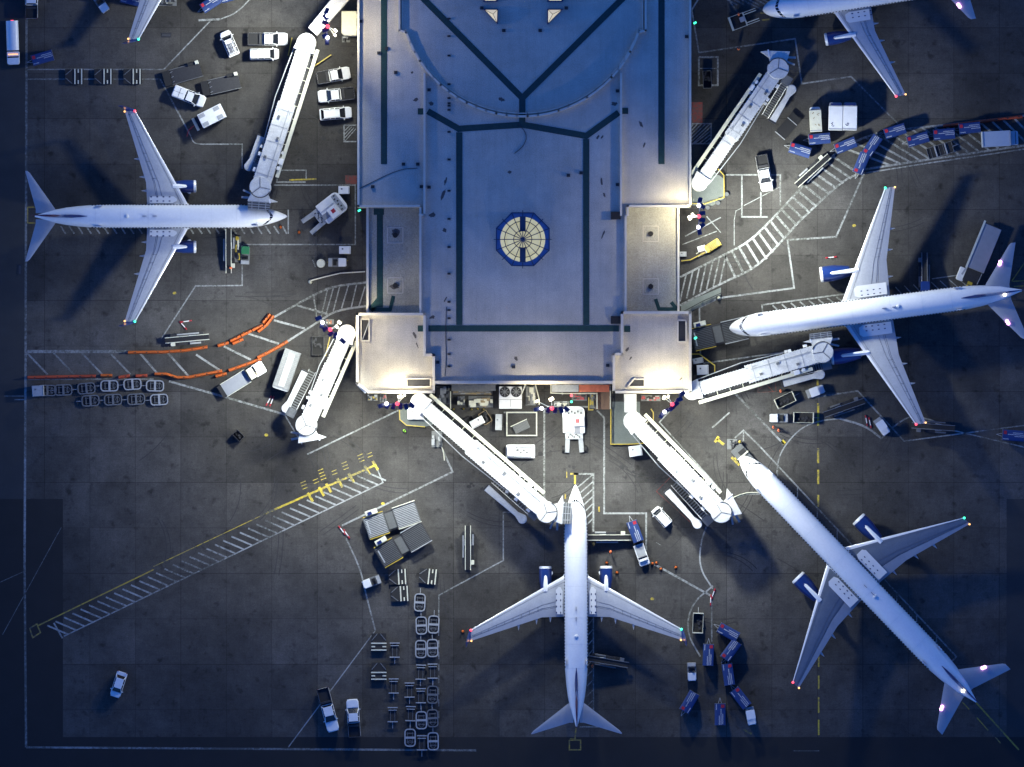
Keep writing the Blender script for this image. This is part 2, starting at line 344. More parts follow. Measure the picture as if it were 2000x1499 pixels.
for pts, w in [
  ([(320,136),(412,40)],2.5), ([(388,40),(430,38)],4), (smooth([(430,38),(462,26),(492,-5)]),2.5),
  ([(313,155),(372,265)],3), (smooth([(372,265),(378,280),(392,282)]),2), ([(392,282),(473,282),(473,330)],2.5),
  ([(535,362),(694,362),(694,478),(475,478)],2.5), ([(473,480),(473,558),(382,559),(315,662)],2.5),
  ([(541,350),(541,333),(598,333),(598,350)],2.5), ([(541,340),(541,356),(597,356)],3),
  ([(330,745),(440,776),(556,810)],4), ([(556,810),(590,868)],2.5), ([(600,888),(778,802)],3),
  ([(668,1027),(884,922),(864,878)],3.5), (smooth([(676,1052),(704,1112),(712,1150),(733,1232)]),3), ([(733,1232),(563,1460)],2),
  ([(125,1243),(748,943),(737,917)],2.5), ([(105,1217),(122,1247)],3),
  ([(983,1001),(1006,1001)],2.5), ([(983,1001),(983,1095),(857,1163),(857,1205)],2.5),
  ([(1063,800),(1063,975)],3.5), ([(1166,802),(1180,816),(1180,1003),(1262,1003),(1262,1075)],3.5), ([(1068,795),(1148,795)],3),
  ([(1120,926),(1159,926),(1159,1042)],3.5), ([(1159,1205),(1159,1392)],2.5), ([(1132,1420),(1180,1420)],2.5),
  (smooth([(1384,1018),(1368,1060),(1366,1110),(1392,1150)],3),3), (smooth([(1392,1145),(1350,1180),(1340,1235),(1368,1283)],3),3),
  ([(1270,1098),(1392,1166)],4), ([(1390,1172),(1390,1255)],3), (smooth([(1440,972),(1460,964),(1494,966)]),3),
  ([(1322,788),(1288,825),(1408,958)],2.5), ([(1391,836),(1425,806)],3), ([(1430,763),(1531,868)],4),
  (smooth([(1517,925),(1522,885),(1560,838),(1600,822),(1640,818)],3),2.5), (smooth([(1640,818),(1690,832),(1722,857)],2),4), ([(1722,857),(1740,838)],3), (smooth([(1740,838),(1775,812),(1810,818),(1838,828)],3),3),
  ([(1584,777),(1675,764),(1766,862)],3), ([(1766,862),(2010,830)],2.5), ([(1815,830),(2010,876)],2.5),
  ([(1490,612),(1488,596),(1662,573)],3), ([(1820,545),(1885,536)],2),
  ([(1688,338),(1633,463),(1538,469),(1551,563),(1408,582)],3.5), ([(1404,583),(1366,601),(1368,694)],3), ([(1374,710),(1535,688)],3),
  ([(1366,-5),(1351,20),(1365,103),(1553,76),(1566,164),(1662,150),(1754,242)],3),
  ([(1365,112),(1402,112),(1402,167),(1365,167),(1365,112)],3.5), ([(1367,134),(1402,134)],1.5),
  ([(1350,242),(1389,242),(1389,281),(1350,281)],2.5), ([(672,245),(696,245)],2.5), ([(672,245),(672,277),(696,277)],2.5),
  (smooth([(1328,542),(1408,501),(1460,475),(1500,437),(1566,366)],2),4), ([(1566,366),(1632,300)],4), (smooth([(1632,300),(1690,265),(1770,252),(1845,245),(2005,226)],2),4),
  (smooth([(1328,597),(1410,553),(1470,527),(1510,490),(1560,434)],2),4), (smooth([(1560,434),(1625,372),(1660,345),(1690,338)],2),4), ([(1690,331),(1820,311),(2005,284)],4), ([(1692,338),(1820,318),(2005,291)],2.5),
  ([(1418,342),(1524,342),(1524,402)],3), ([(1449,342),(1449,424),(1500,424)],3), ([(1486,375),(1486,424)],3), ([(1453,402),(1522,366)],1.5),
  (smooth([(1448,407),(1434,414),(1434,480)],1),1.5), ([(1338,462),(1408,425)],2.5), ([(1333,478),(1400,452)],2),
  ([(1380,423),(1408,455)],2), ([(1435,856),(1452,841),(1480,868)],3), ([(1480,868),(1868,1283),(1858,1293)],3), ([(1452,841),(1452,862)],2.5),
  (smooth([(535,620),(620,572),(655,559),(716,552)],2),4), (smooth([(560,668),(625,627),(655,607),(716,598)],2),4), ([(612,575),(619,622)],3),
  ([(563,410),(563,457)],2.5), ([(1098,772),(1098,760)],3), ([(984,806),(1048,806),(1048,851),(990,851),(990,806)],3),
  ([(1290,1065),(1282,1060)],1)]:
    line(wb, pts, w)
dash(wb, (857,1205), (857,1412), 2, 14, 9)
for t in range(1, 10):     # ticks along the long stand line
    a = interp([(1480,868),(1868,1283)], t/10); line(wb, [a, (a[0], a[1]+22)], 2, .011)
def hatch(b, A, B, n, w, sa=0.0, sb=0.0, z=.011, t0=0.0, t1=1.0):
    for i in range(n):
        t = t0+(t1-t0)*(i+.5)/n; a = interp(A, max(0, min(1, t+sa))); c = interp(B, max(0, min(1, t+sb))); line(b, [a, c], w, z)
hatch(wb, [(110,442),(560,442)], [(110,457),(560,457)], 27, 3, 0, .022)
for a, c in [((485,652),(545,672)),((535,626),(595,642)),((580,597),(640,614)),((437,677),(490,703)),((383,693),(430,724)),((328,690),(368,735)),((273,690),(310,733))]: line(wb, [a, c], 4, .011)
for a, c in [((640,564),(627,620)),((652,560),(637,613)),((664,558),(651,608)),((681,556),(667,603)),((697,554),(686,601)),((713,560),(701,599))]: line(wb, [a, c], 2.5, .011)
UP = smooth([(1462,474),(1500,437),(1566,366),(1632,300),(1690,265),(1770,252)],2); LO = smooth([(1500,505),(1560,434),(1625,372),(1680,338),(1820,313),(1890,302)],2)
# first part: slashes leaning right near the building, then cross bars
for i in range(7):
    x = 1340+i*13; line(wb, [(x, 538-(x-1338)*.50), (x-12, 590-(x-1338)*.45)], 3, .011)
A1 = [(1408,501),(1460,475),(1500,437),(1566,366),(1632,300)]; B1 = [(1428,545),(1500,505),(1560,434),(1625,372),(1685,335)]
hatch(wb, A1, B1, 19, 4.5)
hatch(wb, [(1640,296),(1700,262),(1780,250),(1860,243),(1990,228)], [(1730,325),(1820,311),(1900,300),(1960,291),(2040,282)], 16, 4)
for k in range(6): line(wb, [(1350, 249+k*7), (1350+min(38, 4+k*8), 243+max(0, k*7-30))], 2, .011)
for k in range(4): line(wb, [(1356+k*9, 281), (1389, 255+k*7)], 2, .011)
for k in range(4): line(wb, [(673, 256+k*7), (683+k*4, 246+k*2)], 1.5, .011)
hatch(wb, [(84,1226),(722,918)], [(124,1243),(762,935)], 39, 3.2, 0, 0)
hatch(wb, [(1128,945),(1140,1040)], [(1158,920),(1158,1020)], 7, 2.5)
hatch(wb, [(1148,1212),(1146,1390)], [(1158,1200),(1158,1378)], 9, 2)
hatch(wb, [(1500,598),(1660,577)], [(1515,612),(1680,590)], 9, 3)
hatch(wb, [(1740,562),(1880,543)], [(1756,580),(1900,560)], 8, 2)
struct(wb.build('white_markings', M['pwhite']))
fb = MB()
for pts, w in [([(52,-10),(50,700),(48,1100),(51,1460)],4.5), ([(51,1460),(930,1466)],4), ([(52,136),(320,136)],2.5), ([(52,155),(313,155)],2.5),
  ([(53,687),(250,687)],6), ([(5,1240),(120,1030)],1.2), ([(-5,1140),(50,1115)],1.2), ([(54,741),(300,741)],3), ([(8,774),(48,774)],1.5), ([(28,781),(48,781)],2),
  ([(1550,1467),(1600,1467)],1.5), ([(1420,-5),(1456,48)],3), ([(1450,0),(1500,25)],3)]:
    line(fb, pts, w)
for x in (53, 105, 160, 215): line(fb, [(x,690),(x+40,732)], 3.5, .011)
for k in range(7): line(fb, [(1410+k*14, -6),(1440+k*14, 10)], 3, .011)
struct(fb.build('faint_markings', M['pwhite2']))
yb = MB()
for pts, w in [([(300,1107),(520,1003)],1.5), ([(515,1005),(735,908)],4), ([(1123,928),(1123,946)],4), ([(1114,926),(1130,926)],3.5), ([(1107,918),(1107,934)],1.5),
  ([(1113,1443),(1123,1443)],1), ([(1396,864),(1404,853)],5), ([(1400,858),(1414,869)],5), ([(1429,893),(1444,909)],5), ([(1527,861),(1533,867)],7),
  ([(565,352),(618,350)],3), ([(620,514),(680,509)],2)]:
    line(yb, pts, w)
for (x, y), n in [((605,972),4), ((627,961),3), ((641,954),5), ((663,944),3), ((685,934),4), ((716,919),4), ((732,910),3)]:
    line(yb, [(x-4,y-9),(x+6,y+8)], 5, .012)
    for k in range(1, n): line(yb, [(x-12-k*2, y-10-k*6), (x-2-k*2, y-14-k*6)], 1.5, .012)
for y0, y1 in [(788,832),(876,905),(918,946),(967,990)]: line(yb, [(1598,y0),(1598,y1)], 4)
line(yb, [(1597,742),(1597,760)], 4)
for y0, y1 in [(1280,1303),(1320,1347),(1362,1393),(1406,1436)]: line(yb, [(1599,y0),(1599,y1)], 3)
for x, y in [(748,984),(1500,978),(1668,441),(1274,1170),(341,573),(520,850)]: yb.prism([P(x+4*math.cos(a), y+3*math.sin(a))[:2] for a in [i*math.pi/3 for i in range(6)]], .008, .014)
struct(yb.build('yellow_markings', M['pyellow']))
y2 = MB()
for pts, w in [([(75,1222),(300,1113)],2.5), ([(58,1228),(72,1219),(79,1236),(64,1246),(58,1228)],2.5), ([(1125,1422),(1123,1445)],3), ([(1112,1446),(1134,1446),(1134,1465),(1112,1465),(1112,1446)],2.5),
  ([(1906,1372),(1990,1465)],3), ([(1880,1372),(1893,1386)],2), ([(1908,1402),(1930,1427)],2), ([(1944,1440),(1954,1452)],2), ([(54,405),(70,405)],2), ([(54,405),(54,436),(70,436)],2), ([(1976,550),(2010,500)],2), ([(1978,550),(2010,548)],2), ([(1980,560),(2010,558)],2),
  ([(1485,26),(1500,26)],3), ([(1488,40),(1503,38)],3), ([(1104,965),(1104,975)],3), ([(1170,990),(1170,1000)],3), ([(1452,1425),(1468,1434)],4)]:
    line(y2, pts, w)
struct(y2.build('faint_yellow_markings', M['pyellow2']))
rb = MB()
rb.poly([P(x, y)[:2] for x, y in rect(1350,200,1372,240)], .011); rb.poly([P(x, y)[:2] for x, y in rect(674,343,698,360)], .011)
for pts in [[(1482,745),(1513,738),(1516,765),(1480,767),(1482,745)], [(1490,745),(1510,765)], [(1502,740),(1482,762)], [(1312,930),(1282,960),(1350,1022)]]: line(rb, pts, 1.2)
struct(rb.build('red_markings', M['pred']))
pb = MB()
for r in [rect(1195,785,1250,868), rect(1132,752,1162,768)]: pb.poly([P(x, y)[:2] for x, y in r], .011)
pb.poly([P(x, y)[:2] for x, y in [(1352,340),(1388,330),(1414,350),(1414,388),(1392,402),(1352,402)]], .007)
pb.poly([P(x, y)[:2] for x, y in [(780,800),(830,790),(860,826),(830,834),(795,831),(781,818)]], .007)
pb.poly([P(x, y)[:2] for x, y in [(1330,595),(1408,562),(1408,580),(1330,618)]], .007)
struct(pb.build('concrete_pads', M['ppatch']))
pb = MB(); pb.poly([P(x, y)[:2] for x, y in rect(1162,752,1192,800)], .006)
struct(pb.build('tan_pad', mat('tan_pad', (.20,.12,.08), .8, 0, .15, 1)))

# tyre tracks and oil drips on the stands
random.seed(21); tb = MB()
for k in range(70):
    x, y = random.choice([(560,300),(420,500),(600,900),(1100,900),(1420,430),(1500,700),(1300,950),(800,1050),(1600,900),(620,200),(400,900),(1700,300),(1450,1150)])
    x += random.gauss(0, 70); y += random.gauss(0, 60)
    if 690 < x < 1355 and y < 800: continue
    a = random.choice([0, 1.57, .5, -.6, random.uniform(0, 3)]); cv = random.uniform(-.02, .02); pts = []
    for i in range(9): pts.append((x, y)); x += 11*math.cos(a); y += 11*math.sin(a); a += cv*6
    line(tb, pts, 1.6, .0062); 
    if random.random() < .6: line(tb, [(u+9*math.sin(a), v-9*math.cos(a)) for u, v in pts], 1.6, .0072)
struct(tb.build('tyre_marks', M['tyre']))
tb = MB()
for x, y in [(380,430),(355,364),(355,482),(1125,1010),(1066,1130),(1184,1130),(1500,640),(1640,536),(1480,930),(1700,1040),(1590,1150),(640,400),(612,320),(585,290),(620,170),(660,260),(930,960),(1060,880),(1120,900),(1230,930)]:
    for k in range(4):
        cx_, cy_ = x+random.gauss(0, 14), y+random.gauss(0, 12); r0 = random.uniform(2, 6)
        tb.poly([P(cx_+r0*random.uniform(.6,1.1)*math.cos(t*.52), cy_+r0*random.uniform(.6,1.1)*math.sin(t*.52))[:2] for t in range(12)], .0082+.0003*k)
struct(tb.build('oil_stains', M['tyre']))

# ------------------------------------------------------------------ terminal
ZR = 10.0
T = thing('terminal_building', 'long terminal concourse with pale roof, octagonal skylight and dark green roof walkways', 'building', P(1020, 400))
def w2(pts, z): return [tuple(P(x, y, z)[:2]) for x, y in pts]
blocks = [
 ('central', [(832,-260),(832,405),(823,405),(823,612),(832,612),(832,693),(848,693),(848,751),(1197,751),(1197,690),(1213,690),(1213,608),(1223,608),(1223,405),(1213,405),(1213,-260)], ZR),
 ('lo', [(698,-260),(698,405),(832,405),(832,-260)], ZR), ('ro', [(1213,-260),(1213,405),(1350,405),(1350,-260)], ZR),
 ('rl', [(715,405),(823,405),(823,612),(715,612)], 7.2), ('rr', [(1223,405),(1327,405),(1327,608),(1223,608)], 7.2),
 ('bl', [(696,615),(832,612),(832,693),(848,693),(848,768),(718,768),(696,751)], ZR), ('br', [(1213,608),(1350,608),(1350,768),(1197,768),(1197,690),(1213,690)], ZR)]
for nm, pts, z in blocks:
    q = w2(pts, z)
    MB().prism(q, 0, z-.25).build('wall', M['wall'], T, world=True)
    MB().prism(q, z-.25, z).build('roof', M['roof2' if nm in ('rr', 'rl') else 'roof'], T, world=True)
def parap(pts, z0, z1, w, closed=False, name='parapet', mt='parapet'):
    b = MB(); q = [P(x, y, z0) for x, y in pts]
    if closed: q.append(q[0])
    for i, (a, c) in enumerate(zip(q, q[1:])):
        d = (c-a).normalized()*w/PX/2
        b.box(((a.x+c.x)/2, (a.y+c.y)/2, (z0+z1)/2+.001*(i % 3)), ((c-a).length+w/PX, w/PX, z1-z0-.002*(i % 3)), math.atan2(d.y, d.x))
    return b.build(name, M[mt], T, world=True)
pz = ZR+.75
parap([(700,-260),(700,403)], ZR, pz, 4); parap([(700,403),(818,403)], ZR, pz, 4); parap([(829,145),(829,420),(820,420)], ZR, pz-.1, 4)
parap([(821,408),(821,610)], ZR, pz-.15, 4)
parap([(1348,-260),(1348,403)], ZR, pz, 4); parap([(1348,403),(1226,403),(1226,420)], ZR, pz, 4); parap([(1213,145),(1213,420)], ZR, pz-.1, 4); parap([(1222,422),(1222,606)], ZR, pz-.15, 4)
parap([(718,407),(718,610)], 7.2, 7.7, 4); parap([(1325,407),(1325,606)], 7.2, 7.7, 4)
parap([(698,614),(829,614),(829,694),(847,694),(847,766),(720,766),(698,749)], ZR, pz+.1, 5, True)
parap([(1215,611),(1348,611),(1348,766),(1199,766),(1199,692),(1215,692)], ZR, pz+.1, 5, True)
parap([(850,747),(1195,747)], ZR, pz+.5, 5)
arc = [(779,-260),(780,60)] + [(1020+240*math.sin(t)*1.0, -15+243*math.cos(t)) for t in [R(-71+i*4.9) for i in range(30)]] + [(1261,60),(1261,-260)]
parap(arc, ZR, ZR+.7, 4); parap([(x, y-6) if 790 < x < 1250 else (x+(6 if x < 1000 else -6), y) for x, y in arc], ZR, ZR+.4, 2)
# walkway pads
def pad(pts, z=ZR, w=12):
    b = MB(); w_ = w/PX
    q = [P(x, y, z) for x, y in pts]
    for i, (a, c) in enumerate(zip(q, q[1:])):
        d = (c-a).normalized()
        ext = w_/2
        b.box(((a.x+c.x)/2, (a.y+c.y)/2, z+.02+.004*(i+1)), ((c-a).length+ext, w_, .03), math.atan2(d.y, d.x))
    return b.build('walkway_pad', M['walkway'], T, world=True)
pad([(750,-250),(750,318)]); pad([(1292,-250),(1292,318)]); pad([(620,-210),(1018,190)]); pad([(1420,-205),(1022,190)], z=ZR+.02); pad([(1020,192),(1020,222)], ZR+.03); pad([(1020,233),(1020,240)], ZR+.03)
pad([(838,219),(896,252),(1020,244),(1145,266),(1206,222)], ZR); pad([(897,262),(897,632)], ZR+.02); pad([(1145,275),(1145,632)], ZR+.02); pad([(840,642),(1206,642)], ZR+.01)
for x, y in [(822,218),(1221,217),(822,642),(1225,643)]: pad([(x-3,y),(x+3,y)], ZR+.01)
pad([(742,418),(742,598)], 7.2); pad([(733,414),(747,414)], 7.22); pad([(742,585),(725,604)], 7.24); pad([(727,605),(762,605),(768,580)], 7.24, 7); pad([(1281,586),(1287,604),(1322,604),(1312,592)], 7.22, 7)
# octagonal skylight
sk = MB(); cx, cy = 1021, 468
def ngon(n, r, ph=0.0, c=(1021,468)): return [(c[0]+r*math.cos(2*math.pi*i/n+ph), c[1]+r*math.sin(2*math.pi*i/n+ph)) for i in range(n)]
base = MB().prism(w2(ngon(8, 57, R(22.5)), ZR), ZR, ZR+.9).build('skylight_rim', M['sky_blue'], T, world=True)
gl = MB(); c0 = P(cx, cy, ZR+2.2)
for i in range(36):
    a, c = ngon(36, 44)[i], ngon(36, 44)[(i+1) % 36]; pa, pc = P(*a, ZR+.95), P(*c, ZR+.95); gl.add([pa, pc, c0], [(0,1,2)])
gl.build('skylight_glass', M['sky_glass'], T, world=True)
fr = MB()
for i in range(16):
    a = ngon(16, 56.5, R(11.25 if 0 else 0))[i]; fr.bar(P(cx, cy, ZR+2.26), P(*a, ZR+1.0), .13, .12)
for r_, zz in ((18, 1.9), (36, 1.36), (56, .98)):
    q = ngon(8 if r_ > 50 else 16, r_, R(22.5) if r_ > 50 else 0)
    for i in range(len(q)): fr.bar(P(*q[i], ZR+zz), P(*q[(i+1) % len(q)], ZR+zz), .12, .12)
fr.box((P(cx, cy, ZR+1.7)), (.95, 7.4, .10)); fr.build('skylight_frame', M['frame_blue'], T, world=True)
# triangular skylights
for pts in ([(944,18),(973,18),(972,48)], [(1069,18),(1100,18),(1069,49)], [(942,-26),(972,-26),(972,4),(944,4)], [(1069,-26),(1100,-26),(1100,4),(1069,4)]):
    MB().prism(w2(pts, ZR), ZR, ZR+.55).build('skylight_rim', M['navydark'], T, world=True)
    n = len(pts); mx = sum(p[0] for p in pts)/n; my = sum(p[1] for p in pts)/n; q = [(mx+(x-mx)*.84, my+(y-my)*.84) for x, y in pts]
    b = MB(); top = P(mx, my, ZR+1.1)
    for i in range(n): b.add([P(*q[i], ZR+.58), P(*q[(i+1) % n], ZR+.58), top], [(0,1,2)])
    b.build('skylight_glass', M['sky_glass2'], T, world=True)
    b = MB()
    for i in range(n): b.bar(P(*q[i], ZR+.6), top+Vector((0,0,.03)), .07, .06)
    b.build('skylight_frame', M['dark'], T, world=True)
# roof grilles, hatches, drains
def grille(pts, z=ZR):
    MB().prism(w2(pts, z), z, z+.12).build('roof_grille', M['dark'], T, world=True)
    xs = [p[0] for p in pts]; ys = [p[1] for p in pts]; b = MB()
    for a, c in zip(pts, pts[1:]+pts[:1]): b.bar(P(*a, z+.18), P(*c, z+.18), .22, .34)
    b.build('grille_frame', M['parapet'], T, world=True)
grille(rect(705,624,721,666)); grille(rect(794,740,841,756)); grille(rect(1324,626,1340,668)); grille([(1226,756),(1259,756),(1259,741),(1238,741)])
b = MB()
b.bar(P(722,625,ZR+.5), P(708,664,ZR+.5), .12, .12); b.build('roof_pipe', M['lgrey'], T, world=True)
for x0, y0, x1, y1 in [(1193,618,1212,633),(1193,414,1212,429),(1190,414,1190,415)]:
    if x1 > x0: MB().prism(w2(rect(x0,y0,x1,y1), ZR), ZR, ZR+.6).build('roof_hatch', M['black'], T, bevel=.05, world=True)
for x, y, z in [(772,460,7.2),(772,558,7.2),(1271,457,7.2),(1271,560,7.2)]:
    MB().tube(P(x, y, z), P(x, y, z)+Vector((0,0,.25)), .42, 10).build('roof_drain', M['black'], T, world=True)
    parap([(x-15,y-15),(x+15,y-15),(x+15,y+15),(x-15,y+15)], z, z+.05, 1.2, True, 'drain_curb', 'parapet')
dots = MB(); 
for y in [37,71,109,165,192,202,207,215,258,312,373,428,483,535,590,606,622,664,692,716]: dots.box(P(877, y, ZR+.1), (.5, .3, .2))
for x, y in [(941,16),(984,60),(1055,60),(1106,16),(838,176),(838,366),(1206,178),(1206,361),(855,708),(1187,714),(1003,717),(728,365),(705,42),(755,95),(773,142),(740,104),(823,365),(788,321),(816,321),(1110,343),(1135,338),(1341,72)]: dots.box(P(x, y, ZR+.12), (.55, .5, .24))
dots.build_each('roof_vent', M['dark'], T, world=True)
# dirt stains where water ponds on the membrane (flat marks)
sm = mat('roof_dirt', (.10,.09,.085), .9, 0, .4, 2)
st = MB(); random.seed(3)
for x, y, l, w, a in [(842,203,13,9,.3),(1200,203,15,9,.1),(844,420,14,11,-.3),(866,380,26,7,-1.2),(870,355,18,5,-1.3),(868,450,12,8,1.2),(995,337,10,8,.6),(1175,355,18,5,1.5),(1180,381,12,5,1.3),(1178,458,26,4,-1.2),(1252,243,18,7,1.1),(1258,284,12,5,-1.2),(812,195,14,8,-.6),(805,142,6,5,0),(773,456,20,18,.2),(771,560,22,14,0),(1271,457,11,10,0),(1271,560,12,11,0),(1225,683,15,6,-1),(810,655,18,6,1.1),(815,675,14,3,1.2),(1008,700,12,8,.9),(980,195,14,9,.4),(844,620,14,8,-.3),(1232,700,10,4,-.9),(870,585,14,4,-1.1),(1330,740,10,3,-.8),(1168,268,12,5,-1),(1176,268,10,4,-1.1),(755,100,6,4,0)]:
    z = 7.2 if (715 < x < 823 or 1223 < x < 1327) and 405 < y < 610 else ZR
    pts = []
    for i in range(14):
        t = 2*math.pi*i/14; rr = random.uniform(.55, 1.05); px, py = l/2*math.cos(t)*rr, w/2*math.sin(t)*rr
        pts.append((x+px*math.cos(a)-py*math.sin(a), y+px*math.sin(a)+py*math.cos(a)))
    st.poly(w2(pts, z), z+.006)
st.build_each('roof_stain', sm, T, world=True)
cab = MB()
for pts in [[(700,370),(735,352),(765,338),(790,330),(815,329)], [(869,735),(872,700),(870,650),(872,600)], [(1010,240),(1030,262),(1024,285),(1005,300)]]:
    s_ = smooth(pts, 2)
    for a, c in zip(s_, s_[1:]): cab.bar(P(*a, ZR+.04), P(*c, ZR+.04), .08, .08)
cab.build('roof_cable', M['dark'], T, world=True)
# lower annex roofs and ground level plant along the south wall
MB().prism(w2([(667,22),(697,22),(697,70),(672,70),(667,65)], 5), 0, 5).build('annex', M['cream'], T, bevel=.1, world=True)
MB().prism(w2([(696,752),(703,747),(721,763),(713,769)], 9), 8.6, 9.3).build('corner_box', M['white'], T, world=True)
MB().prism(w2(rect(1131,752,1190,766), 3), 2.7, 3.0).build('dock_canopy', mat('orange_canopy', (.50,.13,.07), .7, 0, .3, 1.2), T, world=True)
MB().prism(w2(rect(1078,752,1130,766), 3), 2.7, 3.0).build('dock_canopy', M['lgrey'], T, world=True)
MB().prism(w2(rect(882,752,968,764), 3), 2.6, 2.9).build('dock_canopy', M['grey'], T, world=True)
b = MB(); 
for x in range(700, 1350, 26):
    if 850 < x < 1196 or 1: pass
for y in range(20, 400, 24):
    b.box(P(697.6, y, 6), (.08, 1.3, 1.6)); b.box(P(1350.4, y, 6), (.08, 1.3, 1.6))
for x in range(860, 1190, 26): b.box(P(x, 751.8, 5), (1.4, .08, 1.6))
b.build_each('window', M['glass'], T, world=True)

# ------------------------------------------------------------------ aircraft
NOSE = [(0,.5),(3,3),(10,6.2),(20,10.2),(35,15),(52,19),(70,21.6),(92,23)]
TAILT = [(140,23),(110,22),(80,19.5),(60,17),(40,13.2),(28,9.5),(18,6.6),(9,4),(0,1.6)]
def aircraft(label, nose, tail, p):
    """p: planform in photo pixels measured along (d) and across (s) the axis"""
    L = p['L']; hw = p.get('hw', 23); D0 = L/2; R0 = hw/PX; zc = p.get('zc', 3.9)
    th = ang(tail, nose)
    dv = Vector((nose[0]-tail[0], nose[1]-tail[1])).normalized()
    mid = (nose[0]-dv.x*D0, nose[1]-dv.y*D0)
    k = (H-4)/H
    root = thing('airliner', label, 'airplane', (P(*mid).x*k, P(*mid).y*k, 0), th, 'airliners parked at the gates')
    F = lambda d, s, z: Vector(((D0-d)/PX, s/PX, z))
    st = [(d*p.get('nk', 1), w*hw/23) for d, w in p.get('nose', NOSE)] + [(L-140-(L-140-92*p.get('nk',1))*(1-i/8), hw) for i in range(1, 8)] + [(L-t, w*hw/23) for t, w in TAILT]
    def radius(d):
        for (a, wa), (c, wc) in zip(st, st[1:]):
            if d <= c: return wa+(wc-wa)*(d-a)/(c-a+1e-9)
        return st[-1][1]
    def zcen(d):
        r = radius(d)/PX
        if d > L/2: return zc+(R0-r)*.88
        return zc-(R0-r)*.22
    def surf(d, phi, k=1.0):         # phi from top, + = port
        r = radius(d)*k; z = zcen(d)+r/PX*1.03*math.cos(phi)
        return F(d, r*math.sin(phi), z)
    n = 28
    MB().rings([[surf(d, 2*math.pi*i/n) for i in range(n)] for d, _ in st]).build('fuselage', M['fuselage'], root, smooth=True)
    fus = root
    # cockpit windows
    b = MB(); c0 = p.get('ck', 27); 
    for sgn in (1, -1):
        for j in range(4):
            a0 = R(2+j*17); a1 = R(2+j*17+14.5); o = lambda a: c0+ (a/R(70))**1.5*p.get('cks', 16)
            dd = 5.5
            b.add([surf(o(a0), sgn*a0, 1.012), surf(o(a1), sgn*a1, 1.012), surf(o(a1)+dd, sgn*a1, 1.012), surf(o(a0)+dd, sgn*a0, 1.012)], [(0,1,2,3)])
    b.build('cockpit_window', M['glass'], root)
    # cabin windows rows, doors
    for sgn in (1, -1):
        b = MB(); c = MB(); d = 80; n_ = 0
        while d < L-110:
            q = surf(d, sgn*R(76), 1.0); (b if n_ < 50 else c).box(q+Vector((0, sgn*.01, 0)), (.28, .10, .42)); d += 6.1; n_ += 1
        b.build_each('cabin_window', M['glass'], root)
        if c.f: c.build('cabin_window_row', M['glass'], root)['kind'] = 'stuff'
    b = MB()
    for sgn in (1, -1):
        for d in (62, L-125):
            b.box(surf(d, sgn*R(66), 1.0), (.95, .14, 1.6))
    b.build_each('cabin_door', M['panel'], root)
    b = MB()
    for d in [60]+[L*q for q in (.2, .3, .42, .55, .66, .76)]:
        for i in range(-5, 5): b.bar(surf(d, R(i*12), 1.004), surf(d, R(i*12+12), 1.004), .05, .02)
    b.build('skin_joint', M['panel'], root)
    # wings
    def foil(dl, dt, s, z, th_, f0, f1, m=5):
        c = dt-dl; up = []; lo = []
        for i in range(m+1):
            f = f0+(f1-f0)*i/m; t = th_*c/PX*(2.2*math.sqrt(max(f, 1e-4))*(1-f)+.02); up.append(F(dl+c*f, s, z+t*.6)); lo.append(F(dl+c*f, s, z-t*.4))
        return up + lo[::-1]
    zw = p.get('zw', 2.9); tips = p['tip']; r_ = p['root']; kk = p['kink']
    for sgn, side in ((1, 'port'), (-1, 'starboard')):
        dih = lambda s: zw+(abs(s)-hw)/PX*.115
        # stations: (LE d, TE d, s)
        LEs = lambda s: r_[0]+(tips[0]-r_[0])*(s-r_[2])/(tips[2]-r_[2])
        sec = [(r_[0]-6, r_[1], r_[2]-14), (LEs(r_[2]), r_[1], r_[2]), (LEs(kk[1])-p.get('glove',0), kk[0], kk[1]), ]
        for f in (.35, .7, 1):
            s = kk[1]+(tips[2]-kk[1])*f; sec.append((LEs(kk[1])*(1-f)+tips[0]*f, kk[0]+(tips[1]-kk[0])*f, s))
        def wing(name, mt, f0, f1, dz=0, i0=0, thk=.12, par=root):
            return MB().rings([foil(a, c, sgn*s, dih(s)+dz, thk*(1-.3*min(1, s/tips[2])), f0, f1) for a, c, s in sec[i0:]]).build(name, M[mt], par, smooth=True)
        w = wing('wing', p.get('wm', 'wing'), .09, .74)
        wing('leading_edge', 'edge', 0, .088, 0, 0, .12, w)
        wing('flap', p.get('fm', 'flap'), .75, 1.0, .0, 0, .12, w)
        # panel lines
        b = MB()
        for f in (.16, .58, .70):
            pts = [foil(a, c, sgn*s, dih(s), .12*(1-.3*min(1, s/tips[2])), f, f+.01)[0]+Vector((0,0,.015)) for a, c, s in sec[1:]]
            for u, v in zip(pts, pts[1:]): b.bar(u, v, .05, .02)
        b.build('panel_seam', M['grey'], w)
        b = MB()       # spoiler gaps and rib joints across the chord
        for q in range(9):
            i_ = 2+q//3
            if i_+1 >= len(sec): break
            (a0, c0_, s_0), (a1, c1, s_1) = sec[i_], sec[i_+1]; k_ = (q % 3+.5)/3
            a_ = a0+(a1-a0)*k_; c_2 = c0_+(c1-c0_)*k_; s_ = s_0+(s_1-s_0)*k_
            u = foil(a_, c_2, sgn*s_, dih(s_), .115*(1-.3*s_/tips[2]), .58, .60)[0]; v = foil(a_, c_2, sgn*s_, dih(s_), .115*(1-.3*s_/tips[2]), .74, .75)[0]
            b.bar(u+Vector((0,0,.03)), v+Vector((0,0,.03)), .05, .02)
        b.build_each('spoiler_gap', M['grey'], w)
